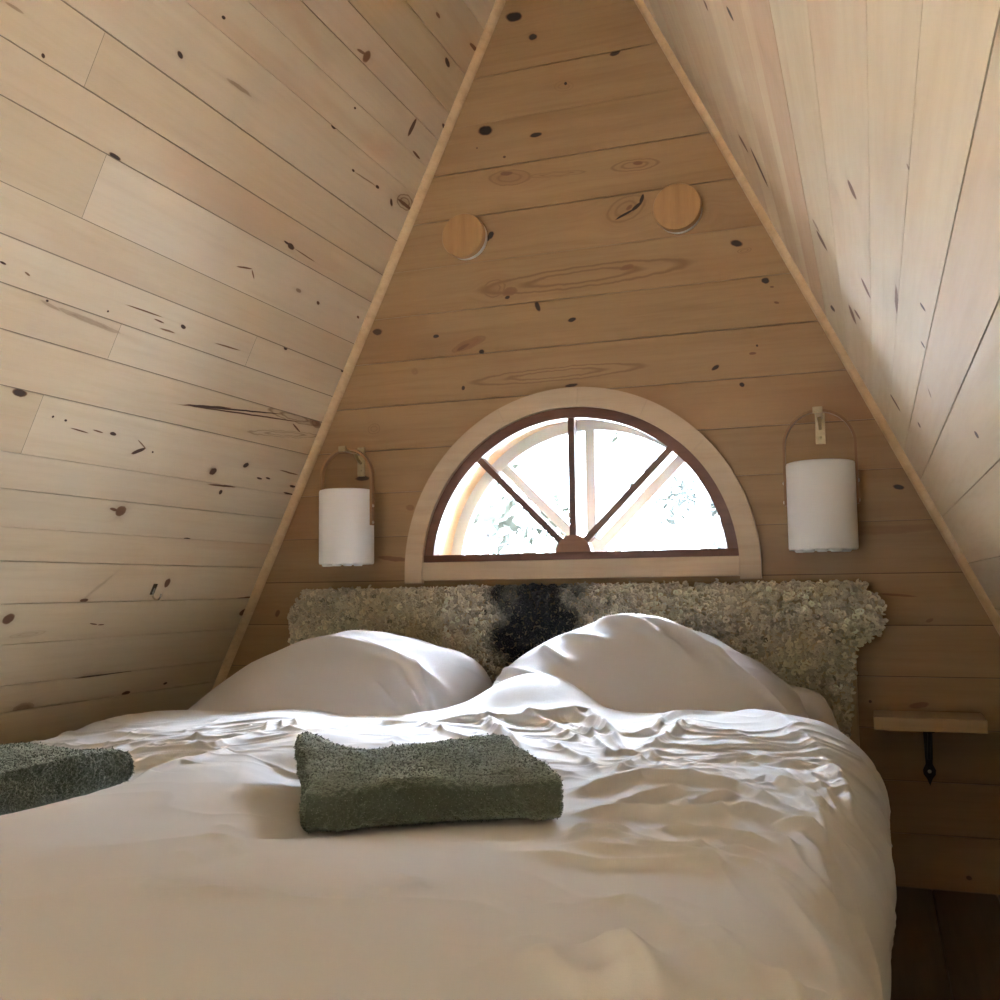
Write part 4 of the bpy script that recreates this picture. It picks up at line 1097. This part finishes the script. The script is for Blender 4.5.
def spotted(x, z, r):
    c = np.array([.88, .81, .68])[None]*(1+.10*fbm(x*12, z*12, 9, 2))[:, None]
    k = (x + .815)/.150 + .30*fbm(x*16, z*16, 19, 2)
    k2 = 1-sstep(.55, 1.15, np.abs(k)); k2 = np.clip(k2 + .0*z, 0, 1)
    half_ = (1-sstep(.9, 1.7, np.abs(k)))*.55
    dk = np.maximum(k2, half_*(r.random(len(x)) < .5))
    c = c*(1-dk)[:, None] + np.array([.045, .044, .050])[None]*dk[:, None]
    tan_ = sstep(-.60, -.50, x)*sstep(.66, .70, z)
    c = c*(1-.35*tan_)[:, None] + np.array([.36, .22, .10])[None]*.35*tan_[:, None]
    return c
sheepskin('plain cream curly sheepskin on the left end of the headboard',
    [(-1.085, .40), (-1.085, .70), (-1.2, .704), (-1.35, .70), (-1.50, .698), (-1.545, .678), (-1.57, .64), (-1.565, .5), (-1.58, .40)], cream, 501, .95)
sheepskin('curly sheepskin with a black patch in the middle of the headboard, below the window',
    [(-.455, .40), (-.47, .55), (-.448, .62), (-.43, .695), (-.55, .704), (-.7, .700), (-.9, .706), (-1.0, .708), (-1.08, .706), (-1.092, .64), (-1.085, .40)], spotted, 502, .98, depth=.034)
sheepskin('cream curly sheepskin on the right end of the headboard with a leg flap sticking out',
    [(-.070, .345), (-.055, .45), (-.048, .55), (-.028, .560), (.004, .585), (.020, .62), (.015, .66), (-.010, .688), (-.035, .694), (-.06, .702), (-.1, .706), (-.25, .704), (-.35, .702), (-.425, .704), (-.455, .62), (-.47, .55), (-.455, .345)], cream_right, 503, 1.12, depth=.036)

# ---------------------------------------------------------------- hanging lanterns and their hooks
M_SHADE = cotton('lamp_fabric', (.78, .76, .745), 700)
M_WHITE = simple('white_plastic', (.75, .75, .75), .4)
M_STRAP = wood_mat('bent_wood_strap', (.30, .155, .068), (.20, .10, .042), axis=2, rough=.4)
M_STRAPL = wood_mat('bent_wood_strap_light', (.42, .235, .11), (.30, .155, .07), axis=2, rough=.4)
M_BRASS = simple('aged_brass', (.46, .38, .24), .34, .9, 90, .3)
M_STEEL = simple('rivet_metal', (.75, .70, .60), .3, .9)
def lantern(loc, label, R_=.0775, H=.208, rise=.112, drop=.10, mat=None, rz=0.0):
    root = empty('hanging_lantern', loc, (0, 0, rz), label, 'lamp', 'fabric lanterns beside the window')
    m = MB(); n = .004
    m.lathe([(.012, H-.006), (R_-.006, H-.006), (R_-.006, .004), (R_-.003, 0), (R_-.001, .001), (R_, .005), (R_, H-.006), (R_-.0015, H-.0015), (R_-.006, H), (.012, H)], 72, close=True)
    m.build('lamp_shade', M_SHADE, root, auto=.9)
    m = MB(); m.lathe([(0, .008), (R_-.007, .008), (R_-.007, .003), (0, .003)], 48)
    for k in range(5):
        w = -PI/2 + (k-2)*.55; c, s = math.cos(w), math.sin(w); q = R_*.72
        m.lathe([(0, -.006), (.010, -.006), (.013, -.003), (.013, .004), (0, .004)], 16, Matrix.Translation((c*q, s*q, 0)))
    m.build('bottom_plate', M_WHITE, root, auto=.7)
    # bent strap: up one side, over, down the other
    rr = R_+.0028; top = H+rise; r0 = rr; zc = top - r0*1.04
    path = [(-rr, H-drop)] + [(-rr, H-drop+(zc-(H-drop))*k/6) for k in range(1, 6)] + \
           [(-r0*math.cos(PI*k/28), zc + (top-zc)*math.sin(PI*k/28)) for k in range(29)] + [(rr, zc-(zc-(H-drop))*k/6) for k in range(1, 7)]
    V, F = [], []; wd, th = .0085, .0030
    for i, (x, z) in enumerate(path):
        a = Vector(path[max(i-1, 0)]); b_ = Vector(path[min(i+1, len(path)-1)]); t_ = (b_-a).normalized(); nx_, nz_ = -t_.y, t_.x
        for sy, sn in ((-wd, -th), (wd, -th), (wd, th), (-wd, th)): V.append((x+nx_*sn, sy, z+nz_*sn))
    for i in range(len(path)-1):
        for q in range(4): F.append((4*i+q, 4*i+(q+1) % 4, 4*i+4+(q+1) % 4, 4*i+4+q))
    F.append((3, 2, 1, 0)); k = 4*(len(path)-1); F.append((k, k+1, k+2, k+3))
    m = MB(); m.add(V, F); m.build('handle', mat or M_STRAP, root, auto=.6)
    for s in (-1, 1):
        for dz in (.046, .092):
            m = MB(); M = Matrix.Translation((s*(rr+.0022), 0, H-dz)) @ Matrix.Rotation(s*PI/2, 4, 'Y')
            m.lathe([(0.0045, 0), (.0045, .0015), (.003, .0032), (0, .0038)], 14, M); m.build('rivet', M_STEEL, root, auto=.9)
    return root
L1 = lantern((-1.373, 2.512, .772), 'white fabric lantern with bent wood handle hanging left of the window', H=.206, R_=.0760, rise=.116, mat=M_STRAPL)
L2 = lantern((-.110, 2.512, .781), 'white fabric lantern with bent wood handle hanging right of the window', H=.207, R_=.0785, rise=.124)
def hook(loc, label):
    root = empty('wall_hook', loc, (0, 0, 0), label, 'hook', 'brass hooks holding the lanterns')
    m = MB(); m.box(-.0115, .0115, -.004, 0, -.068, .016, .001)
    for z in (-.052,): m.lathe([(.0035, 0), (.0035, .001), (.0015, .0022), (0, .0024)], 12, Matrix.Translation((0, -.004, z)) @ Matrix.Rotation(PI/2, 4, 'X'))
    m.build('back_plate', M_BRASS, root)
    m = MB(); m.box(-.008, .008, -.112, -.003, -.007, -.001, .001); m.box(-.011, .011, -.117, -.112, -.009, .006, .001)
    m.tube([(0, -.004, -.030), (0, -.022, -.022), (0, -.040, -.0065)], .0045, 8)
    m.build('arm', M_BRASS, root)
    return root
hook((-1.373, WALL_Y, 1.0935), 'brass arm hook on the wall carrying the left lantern')
hook((-.110, WALL_Y, 1.1115), 'brass arm hook on the wall carrying the right lantern')

# ---------------------------------------------------------------- round wooden discs
M_DISC = wood_mat('disc_oak', (.44, .245, .10), (.34, .175, .066), axis=2, scale=.9, rough=.4)
M_RIM = simple('white_rim', (.80, .79, .77), .45)
for x, z, rot, lab in ((-1.037, 1.681, .1, 'round wooden disc with white rim on the gable, the left of the pair'), (-.440, 1.677, -.25, 'round wooden disc with white rim on the gable, the right of the pair')):
    root = empty('wall_disc', (x, WALL_Y, z), label=lab, cat='wall disc', group='round wooden discs high on the gable')
    X90 = Matrix.Rotation(PI/2, 4, 'X')
    m = MB(); m.lathe([(.0595, 0.0005), (.0595, .016), (.058, .018), (0, .018)], 64, X90); m.build('white_base', M_RIM, root, auto=.6)
    m = MB(); m.lathe([(0, .019), (.060, .019), (.062, .021), (.062, .039), (.0605, .0415), (0, .0415)], 64, Matrix.Rotation(rot, 4, 'Y') @ X90); m.build('wooden_cap', M_DISC, root, auto=.5)

# ---------------------------------------------------------------- bracket shelf
M_IRON = simple('black_iron', (.012, .012, .013), .5, .3, 80, .3)
M_SHELF = wood_mat('shelf_pine', (.47, .34, .19), (.36, .24, .125), axis=0, scale=.8)
sh = empty('wall_shelf', (.101, WALL_Y, .374), label='small pine shelf on a black iron bracket right of the bed', cat='shelf')
m = MB(); m.box(-.116, .116, -.135, -.001, 0, .029, .002); m.build('shelf_board', M_SHELF, sh)
m = MB()
m.box(-.0105, .0105, -.115, -.001, -.005, -.0005, .001)
poly = [(-.0105, -.001), (.0105, -.001), (.0085, -.075), (.0075, -.090), (.014, -.104), (.013, -.114), (.006, -.124), (.0, -.140), (-.006, -.124), (-.013, -.114), (-.014, -.104), (-.0075, -.090), (-.0085, -.075)]
m.prism(poly, -.007, -.0005)
m.tube([(0, -.10, -.006), (0, -.07, -.028), (0, -.03, -.058), (0, -.006, -.078)], .0045, 8)
br = m.build('bracket', M_IRON, sh)
m = MB(); m.lathe([(.0042, 0), (.0042, .001), (.002, .0026), (0, .003)], 12, Matrix.Translation((0, -.007, -.107)) @ Matrix.Rotation(PI/2, 4, 'X')); m.build('bolt', M_STEEL, br)

# ---------------------------------------------------------------- little hook on the left slope
fr_ = frame((AX - SL*AZ - OFF, WALL_Y, 0), (0, -1, 0), (SL, 0, 1))
hk = empty('cup_hook', (0, 0, 0), label='small metal hook screwed into the left roof slope above the bed', cat='hook')
inn = Vector((1/Q, 0, -SL/Q)); up_ = Vector((SL/Q, 0, 1/Q))
hk.location = fr_ @ Vector((.466, .785, 0)) + inn*.0005
hk.matrix_world = Matrix.Translation(hk.location) @ Matrix(((0, up_.x, inn.x, 0), (-1, 0, 0, 0), (0, up_.z, inn.z, 0), (0, 0, 0, 1)))
M_HOOK = simple('dark_metal', (.20, .16, .11), .25, .95)
m = MB(); m.box(-.007, .007, -.014, .016, .0, .003, .001); m.build('plate', M_HOOK, hk)
m = MB(); m.tube([(0, .006, .003)] + [(0, -.006 - .014*math.sin(a)*1.0, .016 - .013*math.cos(a)) for a in np.linspace(.2, PI*1.15, 12)], .0024, 8); m.build('wire', simple('bright_metal', (.6, .55, .48), .2, 1.0), hk)
# ---------------------------------------------------------------- outside, seen through the half-round window
M_GROUND = simple('sandy_ground', (.055, .054, .050), .95, 0, 3, .12)
m = MB(); m.add([(-40, WALL_Y, -.75), (40, WALL_Y, -.75), (40, 48, -.75), (-40, 48, -.75)], [(0, 1, 2, 3)])
g = m.build('ground', M_GROUND); g['kind'] = 'structure'
m = MB(); m.add([(-40, -42, -.75), (40, -42, -.75), (40, WALL_Y, -.75), (-40, WALL_Y, -.75)], [(0, 1, 2, 3)])
g = m.build('ground', simple('dark_front_ground', (.05, .042, .032), .95, 0, 3, .4)); g['kind'] = 'structure'  # unseen front ground, kept dark to cut light bouncing upward
m = MB()  # unseen dark blocks, added to screen low sky light from the front
for k in range(24): m.box(-24+k*2, -22.02+k*2, -11-.8*(k % 3), -9-.5*(k % 2), -.75, 4.0+.5*(k % 4), .3)
g = m.build('horizon_blocker', simple('blocker_dark', (.020, .021, .014), .95, 0, 2, .5)); g['kind'] = 'structure'
M_LEAF = [simple('leaf_green_%d' % i, c, .9, spec=0) for i, c in enumerate(((.026, .030, .025), (.032, .036, .030), (.030, .034, .031)))]
M_BARK = [simple('bark_grey', (.028, .027, .026), .9, spec=0), simple('bark_brown', (.034, .031, .029), .9, spec=0)]
def tree(name, x, y, h, crown, zc, n, leaf, mi, bi, lean, label, cat, tr=.09):
    r = np.random.default_rng(int(abs(x*31+y*17)*10)); z0 = -.72
    root = empty(name, (x, y, z0), label=label, cat=cat)
    m = MB(); m.tube([(0, 0, -.1), (lean*.4, 0, h*.4), (lean, .05, h)], [tr, tr*.75, tr*.2], 9)
    br = []
    for k in range(16):
        z = h*(.25+.7*r.random()); a = r.uniform(0, 2*PI); l = crown*(.5+.6*r.random())*(1.1-.5*z/h)
        p0 = Vector((lean*z/h, 0, z)); p1 = p0 + Vector((math.cos(a)*l, math.sin(a)*l, l*.25)); m.tube([p0, p1], [tr*.25, tr*.06], 5); br.append((p0, p1))
    m.build('trunk', M_BARK[bi], root, auto=.8)
    if n:
        C = []
        for k in range(n):
            p0, p1 = br[k % len(br)]; t_ = r.beta(2.2, 1.2); p = p0.lerp(p1, t_); C.append((p.x+r.normal(0, .10*crown), p.y+r.normal(0, .10*crown), p.z+r.normal(0, .09*crown)))
        C = np.array(C); a = r.normal(0, 1, (n, 3)); a /= np.linalg.norm(a, axis=1, keepdims=True); b_ = np.cross(a, r.normal(0, 1, (n, 3))); b_ /= np.linalg.norm(b_, axis=1, keepdims=True)
        s = r.uniform(.6, 1.3, (n, 1))*leaf
        V = np.concatenate([C-a*s, C+b_*s*.45, C+a*s, C-b_*s*.45]); i = np.arange(n); F = np.stack([i, i+n, i+2*n, i+3*n], -1)
        grid_obj('foliage', V, F, M_LEAF[mi], root)
    return root
tree('birch_tree', -2.35, 6.0, 4.2, .75, 1, 600, .075, 1, 0, .15, 'leafy young birch outside, behind the left part of the window', 'tree', .035)
tree('birch_tree', -3.6, 8.5, 6.0, 1.0, 1, 900, .08, 0, 0, -.2, 'slim birch outside, behind the left lower corner of the window', 'tree', .05)
tree('pine_tree', -2.05, 9.6, 8.0, 1.1, 1, 1300, .085, 0, 1, .2, 'pale foliage tree outside, right of the middle muntin', 'tree', .06)
tree('pine_tree', -1.02, 6.6, 8.0, .7, 1, 500, .05, 2, 1, .05, 'narrow straight trunk outside, behind the right part of the window', 'tree', .045)
tree('spruce_tree', -1.75, 13.0, 7.0, 1.2, 1, 1500, .085, 2, 1, 0, 'denser tree outside, behind the right end of the window', 'tree', .07)
tree('spruce_tree', -5.0, 12.5, 8.0, 1.5, 1, 1300, .10, 2, 1, 0, 'spruce outside, farthest left behind the window', 'tree', .09)

# ---------------------------------------------------------------- sky and camera
w = bpy.data.worlds.new('sky'); scene.world = w; w.use_nodes = True
t = NT(w); bg = t.n['Background']
gen = t.node('ShaderNodeTexCoord').outputs['Generated']
sp = t.node('ShaderNodeSeparateXYZ'); t.l.new(gen, sp.inputs[0])
t.l.new(t.mix(t.maprange(sp.outputs[2], -.30, .0, 0, 1), c4((.30, .29, .26)), c4(SKY_COL)), bg.inputs['Color'])
t.l.new(t.maprange(sp.outputs[2], SKY[0], SKY[1], SKY[2], SKY[3]), bg.inputs['Strength'])   # bright overhead, woods low down
w.cycles.sampling_method = 'MANUAL'; w.cycles.sample_map_resolution = 512
def portal(name, loc, rot, sx, sy):
    l = bpy.data.lights.new(name, 'AREA'); l.shape = 'RECTANGLE'; l.size = sx; l.size_y = sy; l.cycles.is_portal = True
    o = bpy.data.objects.new(name, l); o.location = loc; o.rotation_euler = rot; link(o)
portal('rear_window_daylight', (ARC_C, WALL_Y+.23, .97), (-PI/2, 0, 0), .88, .44)
portal('fill_window_daylight', (AX, FY-.14, (WZ0+WZ1)/2), (PI/2, 0, 0), WX1-WX0, WZ1-WZ0)  # portal for the added fill opening behind the camera

l = bpy.data.lights.new('sun', 'SUN'); l.energy = SUN; l.angle = .01; l.color = (.88, 1.0, 1.10)
o = bpy.data.objects.new('sun', l); link(o); o.rotation_euler = (math.radians(90-SUN_EL), 0, 0); o.location = (0, -8, 9)

cam = bpy.data.cameras.new('camera'); co = bpy.data.objects.new('camera', cam); link(co)
cam.sensor_width = 36; cam.lens = 36*1019.094/1000; cam.clip_start = .02
rx = Vector((.93884063, .34413619, -.01218793)); dn = Vector((-.04119635, .07710766, -.99617131)); fw = Vector((-.34187882, .9357482, .08656896))
co.matrix_world = Matrix(((rx.x, -dn.x, -fw.x, 0), (rx.y, -dn.y, -fw.y, 0), (rx.z, -dn.z, -fw.z, .70), (0, 0, 0, 1)))
scene.camera = co
vs = scene.view_settings; vs.view_transform = 'Standard'; vs.look = 'None'; vs.gamma = 1; vs.use_curve_mapping = False; vs.exposure = EXPOSURE
cy = scene.cycles; cy.max_bounces = 12; cy.diffuse_bounces = 6; cy.glossy_bounces = 4; cy.transparent_max_bounces = 12
cy.caustics_reflective = False; cy.caustics_refractive = False; cy.use_denoising = True; cy.sample_clamp_indirect = 180.0
